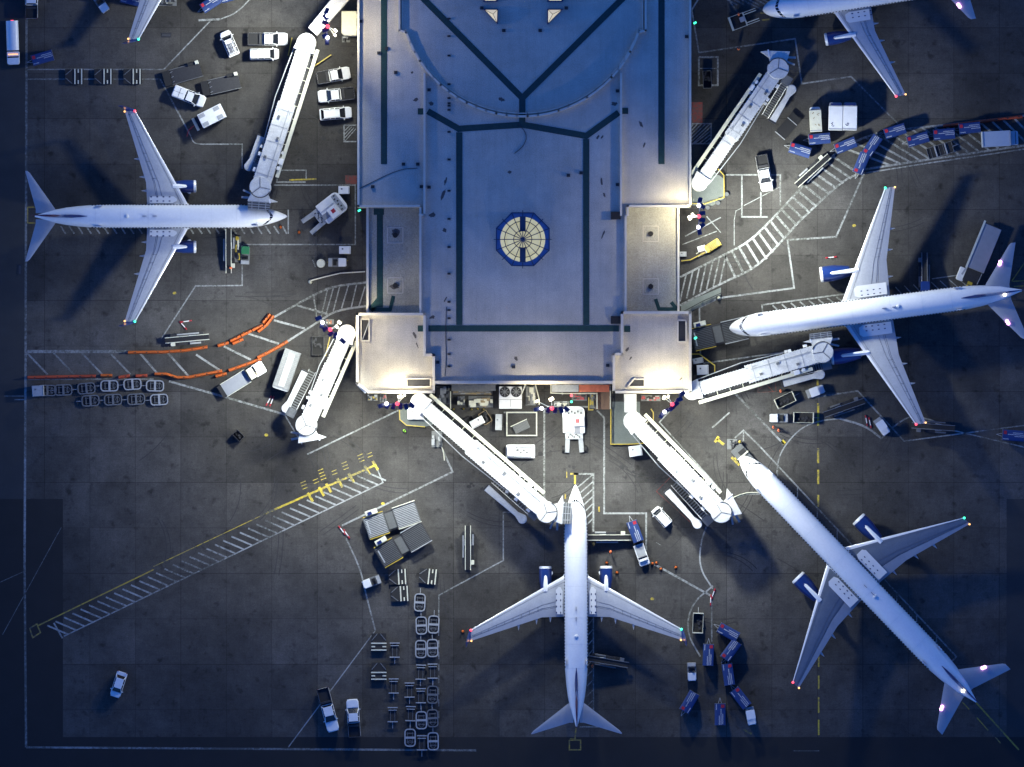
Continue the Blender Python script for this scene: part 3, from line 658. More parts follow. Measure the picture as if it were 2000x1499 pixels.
        # root walkway panel with marks
        s0, s1 = hw+3, hw+p.get('pw', 16); dA = LEs(s0)+.26*(r_[1]-LEs(s0)); dB = r_[1]-5
        zz = dih(s1)+(r_[1]-r_[0])/PX*.075
        pts = [(dA+8, s0), (dA, s0+4), (dA, s1-5), (dA+6, s1), (dB, s1), (dB, s0)]
        pan = MB().prism([F(d, sgn*s, 0)[:2] for d, s in pts], zz-.12, zz).build('root_panel', M['panel'], root)
        b = MB()
        for i in range(4):
            for j in range(2): b.box(F(dA+14+i*12, sgn*(s0+4+j*8), zz+.01), (.28, .16, .03))
        b.build_each('panel_mark', M['navydark'], pan)
        b = MB()
        for s in p.get('fair', (50, 77, 112)):
            # flap track fairings
            for (a0, c0_, s_0), (a1, c1, s_1) in zip(sec, sec[1:]):
                if s_0 <= s <= s_1: te = c0_+(c1-c0_)*(s-s_0)/(s_1-s_0)
            ob = MB(); z = dih(s)-.25
            ob.tube(F(te-16, sgn*s, z-.15), F(te+1, sgn*s, z), .26, 8, .2); ob.tube(F(te+1, sgn*s, z), F(te+10, sgn*s, z+.05), .2, 8, .03)
            ob.build('flap_fairing', M['flap'], w, smooth=True)
        # winglet
        zt = dih(tips[2])
        if p.get('winglet'):
            a, c = tips[0], tips[1]
            def wl(d0, d1, s, z, t=.09): return [F(d0, sgn*s, z), F((d0*2+d1)/3, sgn*(s+t*PX/2), z), F(d1, sgn*s, z), F((d0*2+d1)/3, sgn*(s-t*PX/2), z)]
            MB().rings([wl(a, c, tips[2], zt), wl(a+3, c+1, tips[2]+3.5, zt+.45), wl(a+10, c+5, tips[2]+6, zt+1.3), wl(a+22, c+12, tips[2]+9, zt+2.6)]).build('winglet', M['navy'], root, smooth=False)
        lr = .21
        MB().ball(F(tips[0]+1, sgn*(tips[2]), zt+.12), lr, 8).build('navigation_light', M['em_red' if sgn > 0 else 'em_green'], root, smooth=True)
        MB().ball(F(tips[1], sgn*(tips[2]-1), zt+.12), .16, 8).build('tip_light', M['em_amber'], root, smooth=True)
        # tailplane
        t = p['tp']; zt_ = zcen(L-45)+.25
        secs = [(t[0]-6, t[1], t[2]-8), (t[0], t[1], t[2]), (t[3], t[4], t[5]-4), (t[3]+5, t[4]+1, t[5])]
        MB().rings([foil(a, c, sgn*s, zt_+(s-t[2])/PX*.10, .09, 0, 1) for a, c, s in secs]).build('tailplane', M[p.get('tm','flap')], root, smooth=True)
        if p.get('logo'):
            f = .55; sx = t[2]+(t[5]-t[2])*f; dx = t[0]+(t[3]-t[0])*f+4
            MB().ball(F(dx, sgn*(sx-2.5), zt_+.5), .30, 8).ball(F(dx+2, sgn*(sx+2), zt_+.5), .30, 8).build('logo_light', M['em_mag'], root, smooth=True)
        # engine
        e = p['eng']; er = e[3]/PX; ez = zw-.75-er*.35; E = lambda d, r, i, n=20: F(d, sgn*e[2], ez)+Vector((0, r*math.cos(2*math.pi*i/n), r*math.sin(2*math.pi*i/n)))
        ln = e[1]
        prof = [(e[0]+2, er*.97), (e[0]+10, er*1.04), (e[0]+ln*.45, er*1.03), (e[0]+ln*.75, er*.86), (e[0]+ln, er*.66)]
        nc = MB().rings([[E(d, r, i) for i in range(20)] for d, r in prof]).build('engine', M['navy'], root, smooth=True)
        MB().rings([[E(d, r, i) for i in range(20)] for d, r in [(e[0]+4.5, er*1.035), (e[0]+1.5, er*1.0), (e[0], er*.93), (e[0]+.2, er*.84), (e[0]+3, er*.80)]], cap=False).build('intake_ring', M['silver'], nc, smooth=True)
        MB().rings([[E(d, r, i) for i in range(20)] for d, r in [(e[0]+1.6, er*.82), (e[0]+1.4, er*.1)]]).build('fan', M['dark'], nc, smooth=True)
        MB().rings([[E(d, r, i) for i in range(20)] for d, r in [(e[0]+ln, er*.5), (e[0]+ln+10, er*.15)]]).build('exhaust_cone', M['grey'], nc, smooth=True)
        zp = ez+er*.95
        le = LEs(e[2])
        def ps(d, w_, z): return [F(d, sgn*e[2]+w_, z+.12), F(d, sgn*e[2], z+.3), F(d, sgn*e[2]-w_, z+.12), F(d, sgn*e[2]-w_, z-.6), F(d, sgn*e[2]+w_, z-.6)]
        MB().rings([ps(e[0]+ln*.32, .8, zp-.15), ps(e[0]+ln*.38, 3, zp), ps(le-2, 4.2, dih(e[2])+.15), ps(le+10, 4, dih(e[2])+.12)]).build('pylon', M['fuselage'], root, smooth=True)
        if p.get('winglet'):
            MB().rings([[F(e[0]+10+q*6, sgn*(e[2]-e[3]-w_), ez+.2+h_) for w_, h_ in ((0,0),(2.4*math.sin(math.pi*(q+.3)/1.6+.01)+.2,.1),(0,.25))] for q in (0, .5, 1.0, 1.3)]).build('nacelle_strake', M['fuselage'], nc)
        # main gear
        b = MB(); gx = r_[1]-22; gy = sgn*33
        b.tube(F(gx, gy, .6), F(gx, gy, zw), .13, 8); b.build('landing_gear_strut', M['lgrey'], root)
        b = MB()
        for q in (-3, 3): b.tube(F(gx, gy+q-1.7, .55), F(gx, gy+q+1.7, .55), .55, 14)
        b.build_each('wheel', M['black'], root)
    b = MB(); b.tube(F(42, 0, .5), F(42, 0, zc-1.2), .1, 8); b.build('landing_gear_strut', M['lgrey'], root)
    b = MB()
    for q in (-2.4, 2.4): b.tube(F(42, q-1.1, .36), F(42, q+1.1, .36), .36, 12)
    b.build_each('wheel', M['black'], root)
    # belly fairing
    b = MB(); 
    b.rings([[F(d, w_*math.sin(2*math.pi*i/16), zc-R0*.55+h_*math.cos(2*math.pi*i/16)) for i in range(16)] for d, w_, h_ in ((r_[0]-25, hw*.5, .4),(r_[0], hw*1.08, 1.1),(r_[1]-10, hw*1.08, 1.1),(r_[1]+30, hw*.5, .4))])
    b.build('belly_fairing', M['fuselage'], root, smooth=True)
    # fin with dorsal fillet
    f = p['fin']; zt = zc+R0*1.0
    def fs(d0, d1, t, z): return [F(d0, 0, z), F(d0+(d1-d0)*.3, t, z), F(d0+(d1-d0)*.65, t*.8, z), F(d1, 0, z), F(d0+(d1-d0)*.65, -t*.8, z), F(d0+(d1-d0)*.3, -t, z)]
    MB().rings([fs(f[0]+30, L-12, 3.2, zt-1.0), fs(f[0]+34, L-13, 3.0, zt+.6), fs(f[0]+52, L-10, 2.4, zt+2.6)]).build('fin', M['navy'], root, smooth=True)
    MB().rings([fs(f[0]+52, L-10, 2.4, zt+2.6), fs(L-42, L+f[1], 1.3, zt+f[2])]).build('fin_tip', M['finred' if p.get('winglet') else 'navy'], root, smooth=True)
    MB().rings([[F(f[0]+q, w_, zt-.35), F(f[0]+q, w_*.5, zt+h_), F(f[0]+q, -w_*.5, zt+h_), F(f[0]+q, -w_, zt-.35)] for q, w_, h_ in ((0, .3, -.02), (16, 3.0, .25), (34, 3.8, .9), (50, 3.2, 1.5), (70, 1.5, 1.0))]).build('dorsal_fillet', M['navydark'], root, smooth=True)
    if p.get('logo'): MB().ball(F(L-34, 4.5, zt+.2), .28, 8, .5).build('tail_glow_light', M['em_warm'], root, smooth=True)  # added glowing ball: imitates the logo-lit spot on the fin, not a lamp
    MB().ball(F(r_[1]+(38 if p.get('winglet') else 12), 0, zc+R0+.05), .35, 8, .5).build('antenna_dome', M['panel'], root, smooth=True)
    b = MB(); b.box(F(r_[1]-16, 0, zc+R0+.1), (.7, .06, .4)); b.box(F(r_[1]+4, 0, zc+R0+.1), (.7, .06, .4)); b.build('antenna', M['navydark'], root)
    return root
B737 = dict(L=470, winglet=True, root=(177,257,23), kink=(258,66), tip=(281,303,205), eng=(159,52,59,12), tp=(424,463,14,478,484,88), fin=(352,6,7.6), glove=0)
B739 = dict(B737, L=490, root=(193,273,23), kink=(275,66), tip=(295,316,205), eng=(178,52,59,12), tp=(451,489,14,500,508,88), fin=(385,6,7.6))
BLUNT = [(0,.5),(2,4),(6,7.8),(13,12),(24,16),(38,19.4),(55,21.8),(92,23)]
B757 = dict(L=573, hw=24, nose=BLUNT, ck=19, zc=4.7, zw=3.5, root=(226,319,26), kink=(321,93), tip=(335,355,232), eng=(190,58,81,15), tp=(501,551,15,559,572,94), fin=(450,4,8.6), fair=(60,112,152), logo=True, pw=26)
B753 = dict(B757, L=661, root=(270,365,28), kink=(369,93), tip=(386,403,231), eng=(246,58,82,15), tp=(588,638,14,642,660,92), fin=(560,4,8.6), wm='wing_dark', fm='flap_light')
A32 = dict(L=440, nose=BLUNT, hw=27, ck=24, cks=14, zc=4.2, zw=3.2, root=(139,210,30), kink=(210,74), tip=(229,249,207), eng=(112,50,75,12.5), tp=(350,398,16,392,406,82), fin=(330,4,7.5), fair=(60,95,140), logo=True, pw=24)
aircraft('white airliner with winglets, nose to the right, at the left gate bridge', (560,423), (70,423), B739)
aircraft('white airliner with winglets, nose up, at the bottom centre gate', (1124,948), (1126,1418), B737)
aircraft('white airliner without winglets at the right gate, tail at the right edge', (1425,642), (1993,568), B757)
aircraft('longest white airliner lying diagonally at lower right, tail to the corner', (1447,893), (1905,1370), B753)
aircraft('white airliner cut by the top edge at upper right, one wing down', (1490,20), (1925,-49), A32)
aircraft('airliner mostly beyond the top left edge, only one wing tip showing', (567,-128), (77,-128), B739)

# ------------------------------------------------------------------ passenger boarding bridges
def unit(v): l = math.hypot(*v); return (v[0]/l, v[1]/l)
def bridge(label, Rp, C, hood, hl=22, hw_=20, bel=None, rail=1, stair=None, wn=28, ww=34, split=.45, rot=0, flat=True):
    """Rp rotunda, C cab centre, hood = facing direction in px, rail/stair side (+1 = left of travel in photo)"""
    z0, z1 = 3.8, 6.9
    root = thing('boarding_bridge', label, 'jet bridge', P(*Rp), 0, 'white passenger boarding bridges')
    u = unit((C[0]-Rp[0], C[1]-Rp[1])); v = (u[1], -u[0])        # v: left side as seen in the photo when walking to the cab... (y down)
    Ld = math.hypot(C[0]-Rp[0], C[1]-Rp[1])
    Q = lambda a, s, z: P(Rp[0]+u[0]*a+v[0]*s, Rp[1]+u[1]*a+v[1]*s, z)
    def slab(a0, a1, s0, s1, zb, zt, name, mt, bev=0, par=root):
        return MB().prism([Q(a, s, zt)[:2] for a, s in ((a0,s0),(a1,s0),(a1,s1),(a0,s1))], zb, zt).build(name, M[mt], par, bevel=bev, world=True)
    # rotunda: half round, flat towards the tunnel
    rr = wn*.66; pts = [(17, -rr-2), (17, rr+2)] + [(rr*math.cos(t), rr*math.sin(t)) for t in [R(75+i*21) for i in range(11)]]
    MB().prism([Q(a, s, z1+.25)[:2] for a, s in pts], z0-.2, z1+.25).build('rotunda', M['bridge'], root, bevel=.08, world=True)
    MB().tube(P(*Rp), P(*Rp, z0), .6, 14).build('rotunda_column', M['lgrey'], root, world=True)
    m = Ld*split
    t1 = slab(17, m+6, -wn/2, wn/2, z0, z1-.15, 'tunnel', 'bridge', .06)
    t2 = slab(m, Ld-12, -ww/2, ww/2, z0-.2, z1+.1, 'outer_tunnel', 'bridge', .06)
    b = MB()
    a = 30
    while a < m: b.bar(Q(a, -wn/2+1, z1-.13), Q(a, wn/2-1, z1-.13), .10, .05); a += 33
    b.build('roof_seam', M['lgrey'], t1, world=True)
    b = MB(); a = m+14
    while a < Ld-20: b.bar(Q(a, -ww/2+1, z1+.12), Q(a, ww/2-1, z1+.12), .10, .05); a += 33
    for q in (m+3, m+18): 
        for s in (-ww/2+2, ww/2-10): b.box(Q(q, s+4, z1+.15), (.5, .12, .12), math.atan2(-u[1], u[0]))
    b.build('roof_seam', M['lgrey'], t2, world=True)
    MB().bar(Q(m+10, ww*.22, z1+.14), Q(Ld-22, ww*.22, z1+.14), .14, .08).build('roof_conduit', M['lgrey'], root, world=True)
    b = MB()
    for q, s in ((.52, -.2), (.66, .1), (.8, -.25)): b.box(Q(Ld*q, ww*s, z1+.2), (.5, .4, .2), math.atan2(-u[1], u[0]))
    b.build_each('roof_box', M['grey'], root, world=True)
    # corrugation ribs on the tunnel sides
    b = MB(); a = 22
    while a < Ld-16:
        w_ = (wn if a < m else ww)/2+.6
        for s in (-w_, w_): b.bar(Q(a, s, z0+.3), Q(a, s, z1-.4), .12, .10)
        a += 6
    b.build('side_ribs', M['bridge'], root, world=True)
    # cable tray rail
    r_ = rail*(ww/2+8)
    slab(6, Ld-28, r_-3.5, r_+3.5, 5.6, 6.15, 'cable_tray', 'cream', .05)
    b = MB(); a = 20
    while a < Ld-30: b.bar(Q(a, r_, 5.7), Q(a, rail*wn/2, 5.7), .10, .10); a += 26
    b.build_each('tray_bracket', M['cream'], root, world=True)
    b = MB(); b.bar(Q(24, rail*(wn/2+3), 5.0), Q(Ld-40, rail*(ww/2+2), 5.0), .35, .12)
    b.build('energy_chain', M['dark'], root, world=True)
    # opposite handrail tube
    b = MB(); b.bar(Q(14, -rail*(wn/2+5), 5.2), Q(Ld*.4, -rail*(ww/2+8), 5.2), .14, .14); b.bar(Q(Ld*.4, -rail*(ww/2+8), 5.2), Q(Ld*.72, -rail*(ww/2+3), 5.2), .14, .14)
    b.build('cable_arm', M['lgrey'], root, world=True)
    # drive column and bogie
    c = Ld*.74
    b = MB()
    for s in (-ww/2-4, ww/2+4): b.bar(Q(c, s, .9), Q(c, s, 6.2), .45, .45)
    b.bar(Q(c, -ww/2-4, 1.0), Q(c, ww/2+4, 1.0), .6, .5); b.build('lift_column', M['bridge'], root, world=True)
    b = MB()
    for s in (-13, -6, 6, 13):
        q = Q(c, s, .55); b.tube(q-Vector((v[0], -v[1], 0))*.22, q+Vector((v[0], -v[1], 0))*.22, .55, 14)
    b.build_each('wheel', M['black'], root, world=True)
    b = MB()
    for a, s, l, w_ in ((Ld-60, rail*(ww/2+6), 12, 9), (Ld-46, rail*(ww/2+5), 7, 6), (Ld-62, -rail*(ww/2+3), 7, 6), (Ld-30, -rail*(ww/2+4), 8, 5)):
        b.box(Q(a, s, 6.0), (l/PX, w_/PX, .8), math.atan2(-u[1], u[0]))
    b.build_each('equipment_box', M['white'], root, bevel=.05, world=True)
    # cab: round roof and hood
    n = 28
    cab_ = MB().prism([P(C[0]+21*math.cos(2*math.pi*i/n), C[1]+21*math.sin(2*math.pi*i/n), z1+.3)[:2] for i in range(n)], z0-.3, z1+.3).build('cab', M['bridge'], root, bevel=.1, world=True)
    b = MB()
    for a_ in (rot, rot+2.2, rot+4.0): b.bar(P(*C, z1+.33), P(C[0]+20*math.cos(a_), C[1]+20*math.sin(a_), z1+.33), .07, .06)
    q = [(C[0]+20.4*math.cos(t), C[1]+20.4*math.sin(t)) for t in [math.atan2(hood[1], hood[0])-1.2+i*.24 for i in range(11)]]
    for x, y in zip(q, q[1:]): b.bar(P(*x, z1+.33), P(*y, z1+.33), .14, .08)
    b.build('roof_seam', M['dark'], cab_, world=True)
    h = unit(hood); g_ = (h[1], -h[0])
    K = lambda a, s, z: P(C[0]+h[0]*a+g_[0]*s, C[1]+h[1]*a+g_[1]*s, z)
    MB().prism([K(a, s, z1)[:2] for a, s in ((14,-hw_*.75),(14,hw_*.75),(14+hl,hw_),(14+hl,-hw_))], z0-.2, z1).build('hood', M['bridge'], root, bevel=.06, world=True)
    MB().prism([K(a, s, z1-.2)[:2] for a, s in ((20,hw_*.8),(14+hl,hw_+1),(12+hl,hw_+13))], z0+.3, z1-.2).build('hood_wing', M['bridge'], root, bevel=.03, world=True)
    MB().bar(K(16+hl, hw_*.95, z1), K(22, hw_*.85, z1), .25, .2).build('hood_edge', M['edge'], root, world=True)
    b = MB(); b.bar(K(22, -hw_*.7, z0+1), K(22, -hw_-12, z0+1), .35, .3); b.bar(K(14, -hw_*.7, z0+1), K(8, -hw_-10, z0+1), .3, .3); b.build_each('service_arm', M['lgrey'], root, world=True)
    if bel:
        bl = 14+hl
        cn = MB().prism([K(a, s, z1-.1)[:2] for a, s in ((bl-.5,-hw_*.98),(bl-.5,hw_*.98),(bl+bel,hw_*.9),(bl+bel,-hw_*.9))], z0-.1, z1-.1).build('canopy', M['ribs'], root, world=True)
        b = MB()
        for k in range(4): b.bar(K(bl+1+k*bel/3.4, -hw_*.94, z1-.06), K(bl+1+k*bel/3.4, hw_*.94, z1-.06), .09, .14)
        for s in (-.6, 0, .6): b.bar(K(bl, hw_*s, z1-.04), K(bl+bel, hw_*s*.95, z1-.04), .10, .08)
        b.build('canopy_rib', M['lgrey'], cn, world=True)
    # service stair with landing and white awning
    if stair:
        A, B_, off = stair      # top (near cab), bottom, awning offset vector in px
        s_u = unit((B_[0]-A[0], B_[1]-A[1])); s_v = (s_u[1], -s_u[0])
        b = MB(); b.prism([P(A[0]-s_u[0]*9+s_v[0]*q*9-s_u[0]*w_*9, A[1]-s_u[1]*9+s_v[1]*q*9-s_u[1]*w_*9, z0)[:2] for q, w_ in ((-1,-1),(1,-1),(1,1),(-1,1))], z0-.15, z0)
        b.build('stair_landing', M['grey'], root, world=True)
        b = MB(); n = 16
        for i in range(n):
            t = (i+.5)/n; b.box(P(A[0]+(B_[0]-A[0])*t, A[1]+(B_[1]-A[1])*t, z0*(1-t)+.1), (.22, 1.0, .06), math.atan2(-s_u[1], s_u[0]))
        b.build('stair_tread', M['grey'], root, world=True)
        b = MB()
        for q in (-7, 7):
            b.bar(P(A[0]+s_v[0]*q, A[1]+s_v[1]*q, z0+.9), P(B_[0]+s_v[0]*q, B_[1]+s_v[1]*q, 1.0), .10, .10)
            b.bar(P(A[0]+s_v[0]*q, A[1]+s_v[1]*q, z0+.0), P(B_[0]+s_v[0]*q, B_[1]+s_v[1]*q, .2), .10, .22)
        b.build('stair_rail', M['lgrey'], root, world=True)
        a0 = (A[0]+off[0], A[1]+off[1]); b0 = (B_[0]+off[0], B_[1]+off[1])
        n = 12; pts = [P(b0[0]+s_v[0]*7, b0[1]+s_v[1]*7, z0)[:2], P(b0[0]-s_v[0]*7, b0[1]-s_v[1]*7, z0)[:2]]
        c2 = (a0[0], a0[1]); pts += [P(c2[0]-s_v[0]*5+s_u[0]*14, c2[1]-s_v[1]*5+s_u[1]*14, z0)[:2]]
        th0 = math.atan2(-s_v[1], -s_v[0])
        pts += [P(c2[0]+9.5*math.cos(th0-math.pi*i/n*1.0*1), c2[1]+9.5*math.sin(th0-math.pi*i/n), z0)[:2] for i in range(n+1)] if (math.cos(th0-math.pi/2)*s_u[0]+math.sin(th0-math.pi/2)*s_u[1]) < 0 else [P(c2[0]+9.5*math.cos(th0+math.pi*i/n), c2[1]+9.5*math.sin(th0+math.pi*i/n), z0)[:2] for i in range(n+1)]
        pts += [P(c2[0]+s_v[0]*5+s_u[0]*14, c2[1]+s_v[1]*5+s_u[1]*14, z0)[:2]]
        MB().prism(pts, 2.6, 3.6).build('baggage_slide', M['bridge'], root, bevel=.15, world=True)
        b = MB(); b.box(P(*b0, 3.1), (.3, 1.25, 1.05), math.atan2(-s_u[1], s_u[0])); b.bar(P(*a0, 0), P(*a0, 2.7), .2, .2); b.bar(P(*b0, 0), P(*b0, 2.7), .2, .2)
        b.build('slide_frame', M['dark'], root, world=True)
    return root
j1 = bridge('long white bridge at the left gate docked to the nose-right airliner', (598,84), (508,366), (-.07,1), 14, 23, 16, 1, ((503,320),(527,260),(-17,5)), 29, 35, .42, 2.5)
c_ = MB().prism([P(x, y, 7)[:2] for x, y in [(602,54),(694,-60),(734,-60),(619,70)]], 3.8, 7.0).build('fixed_walkway', M['bridge'], j1, bevel=.06, world=True)
bridge('empty white bridge beside the container dollies pointing down-left of the terminal', (677,652), (598,831), (.18,1), 18, 22, None, 1, ((573,798),(610,725),(-14,0)), 27, 31, .35, .3)
bridge('white bridge running diagonally to the bottom centre airliner', (819,786), (1068,1001), (1,.06), 17, 22, 16, 1, ((1036,1000),(965,938),(-16,14)), 27, 34, .4, 2.2)
j4 = bridge('undocked white bridge between the bottom centre and lower right airliners', (1237,823), (1409,1001), (.88,-.48), 20, 22, None, 1, ((1376,1010),(1316,944),(-14,14)), 29, 35, .35, .2)
MB().prism([P(x, y, 7)[:2] for x, y in [(1219,770),(1243,770),(1243,806),(1220,806)]], 3.8, 7.0).build('fixed_walkway', M['bridge'], j4, bevel=.06, world=True)
bridge('white bridge at the right gate docked to the airliner above it', (1352,764), (1607,688), (-.12,-1), 12, 23, 12, -1, ((1606,716),(1532,734),(-4,16)), 27, 35, .42, 3.0)
bridge('undocked white bridge at the upper right side of the terminal', (1366,358), (1520,134), (.03,-1), 20, 22, None, 1, ((1532,165),(1494,228),(14,10)), 24, 29, .40, 2.6)

# ------------------------------------------------------------------ floodlight masts
def mast(label, base, bar, heads, lit, red, warm, az, roofdir, power=1.0, warm_p=1.0, zt=19.0):
    root = thing('floodlight_mast', label, 'light mast', P(*base, 0), 0, 'floodlight masts along the terminal')
    MB().tube(P(*red, 0), P(*red, zt), .28, 10, .16).build('pole', M['lgrey'], root, world=True)
    MB().bar(P(*bar[0], zt), P(*bar[1], zt), .16, .16).build('crossbar', M['lgrey'], root, world=True)
    for i, (x, y, a) in enumerate(heads):
        b = MB(); q = P(x, y, zt); b.box(q, (1.0, .66, .45), R(a), R(25)); b.build('floodlight_head', M['navydark'], root, bevel=.06, world=True)
    for x, y in lit: MB().ball(P(x, y, zt+.35), .30, 10, .7).build('lamp', M['em_white'], root, smooth=True, world=True)
    MB().ball(P(*red, zt+.5), .34, 8).build('warning_light', M['em_red'], root, smooth=True, world=True)
    for x, y, s in warm:
        MB().box(P(x, y, 12.6), (.45*s, .65*s, .3), R(az+30)).build('lamp', M['em_warm'], root, bevel=.08, world=True)
        MB().bar(P(*red, 12.0), P(x, y, 12.3), .10, .10).build('lamp_arm', M['lgrey'], root, world=True)
    # the lights themselves: cool floods onto the apron, warm ones towards the roof
    q = P((bar[0][0]+bar[1][0])/2, (bar[0][1]+bar[1][1])/2, zt-.5)
    for k, (da, tilt, pw) in enumerate(az_set):
        ld = bpy.data.lights.new('floodlight', 'SPOT'); ld.energy = pw*power*FLOOD; ld.color = (.95, 1.0, .90); ld.spot_size = R(104); ld.spot_blend = .9; ld.shadow_soft_size = 1.0
        lo = bpy.data.objects.new('floodlight', ld); COL.objects.link(lo); lo.parent = root
        a = R(az+da); dirv = Vector((math.cos(a)*math.sin(R(tilt)), math.sin(a)*math.sin(R(tilt)), -math.cos(R(tilt))))
        hd_ = heads[[2, 3, 0, min(2, len(heads)-1), len(heads)-1][k]]; q = P(hd_[0], hd_[1], zt-.5)
        lo.location = q - root.location + dirv*.6; lo.rotation_euler = dirv.to_track_quat('-Z', 'Y').to_euler()
    ld = bpy.data.lights.new('warm_lamp_glow', 'POINT'); ld.energy = 4600*FLOOD; ld.color = (1, .93, .68); ld.shadow_soft_size = .4
    lo = bpy.data.objects.new('warm_lamp_glow', ld); COL.objects.link(lo); lo.parent = root; lo.location = P(warm[0][0], warm[0][1], 12.0) - root.location
    ld = bpy.data.lights.new('warm_floodlight', 'SPOT'); ld.energy = 6800*warm_p*FLOOD; ld.color = (1, .90, .60); ld.spot_size = R(135); ld.spot_blend = .6; ld.shadow_soft_size = .3
    lo = bpy.data.objects.new('warm_floodlight', ld); COL.objects.link(lo); lo.parent = root
    a = R(roofdir); dirv = Vector((math.cos(a)*math.sin(R(62)), math.sin(a)*math.sin(R(62)), -math.cos(R(62))))
    lo.location = P(warm[0][0], warm[0][1], 15.5) - root.location; lo.rotation_euler = dirv.to_track_quat('-Z', 'Y').to_euler()
az_set = [(-25, 36, 30000), (25, 36, 30000), (-55, 60, 30000), (0, 62, 62000), (55, 60, 30000)]
mast('mast over the upper left walkway by the small annex roof', (638,50), ((637,18),(639,86)), [(638,22,70),(636,34,-50),(635,45,-20),(635,59,20),(635,70,30),(639,82,85)], [(640,31),(640,74)], (640,52), [(655,60,1),(654,69,.8)], 195, 0, .9, .85)
mast('mast beside the rotunda left of the bottom left corner block', (645,644), ((620,620),(670,668)), [(622,622,20),(629,636,80),(636,643,30),(646,652,50),(655,656,85),(669,666,-40)], [(630,630),(661,659)], (645,644), [(663,630,1),(658,639,.9)], 200, -20, .9, .75)
mast('mast below the corner block at the start of the long diagonal bridge', (776,789), ((742,790),(808,790)), [(744,793,15),(757,793,60),(769,794,70),(782,794,90),(793,794,-75),(804,792,-40)], [(755,789)], (776,789), [(781,775,1.1),(790,773,.6)], 255, 80, .9, .7)
mast('mast in front of the big tow tractor below the terminal', (1078,798), ((1046,799),(1112,799)), [(1048,800,20),(1071,802,70),(1084,802,90),(1096,801,-75),(1106,799,-40)], [(1058,798)], (1078,798), [(1049,784,.9),(1077,780,1.2)], 270, 80, .8, .8)
mast('mast at the lower right corner block beside two bridges', (1312,790), ((1290,816),(1334,768)), [(1292,812,60),(1301,803,30),(1312,798,40),(1320,790,35),(1327,781,20),(1332,770,35)], [(1298,805)], (1313,790), [(1297,777,1),(1305,775,.8)], 305, 110, 1.0, 1.1)
mast('mast beside the forklift at the upper right side of the terminal', (1365,423), ((1367,394),(1364,456)), [(1367,392,75),(1371,403,-40),(1371,417,10),(1371,430,-10),(1371,441,40),(1366,453,-75)], [(1365,402),(1364,444)], (1365,423), [(1353,420,.9),(1347,426,1.1)], -5, 175, 1.5, 1.0)

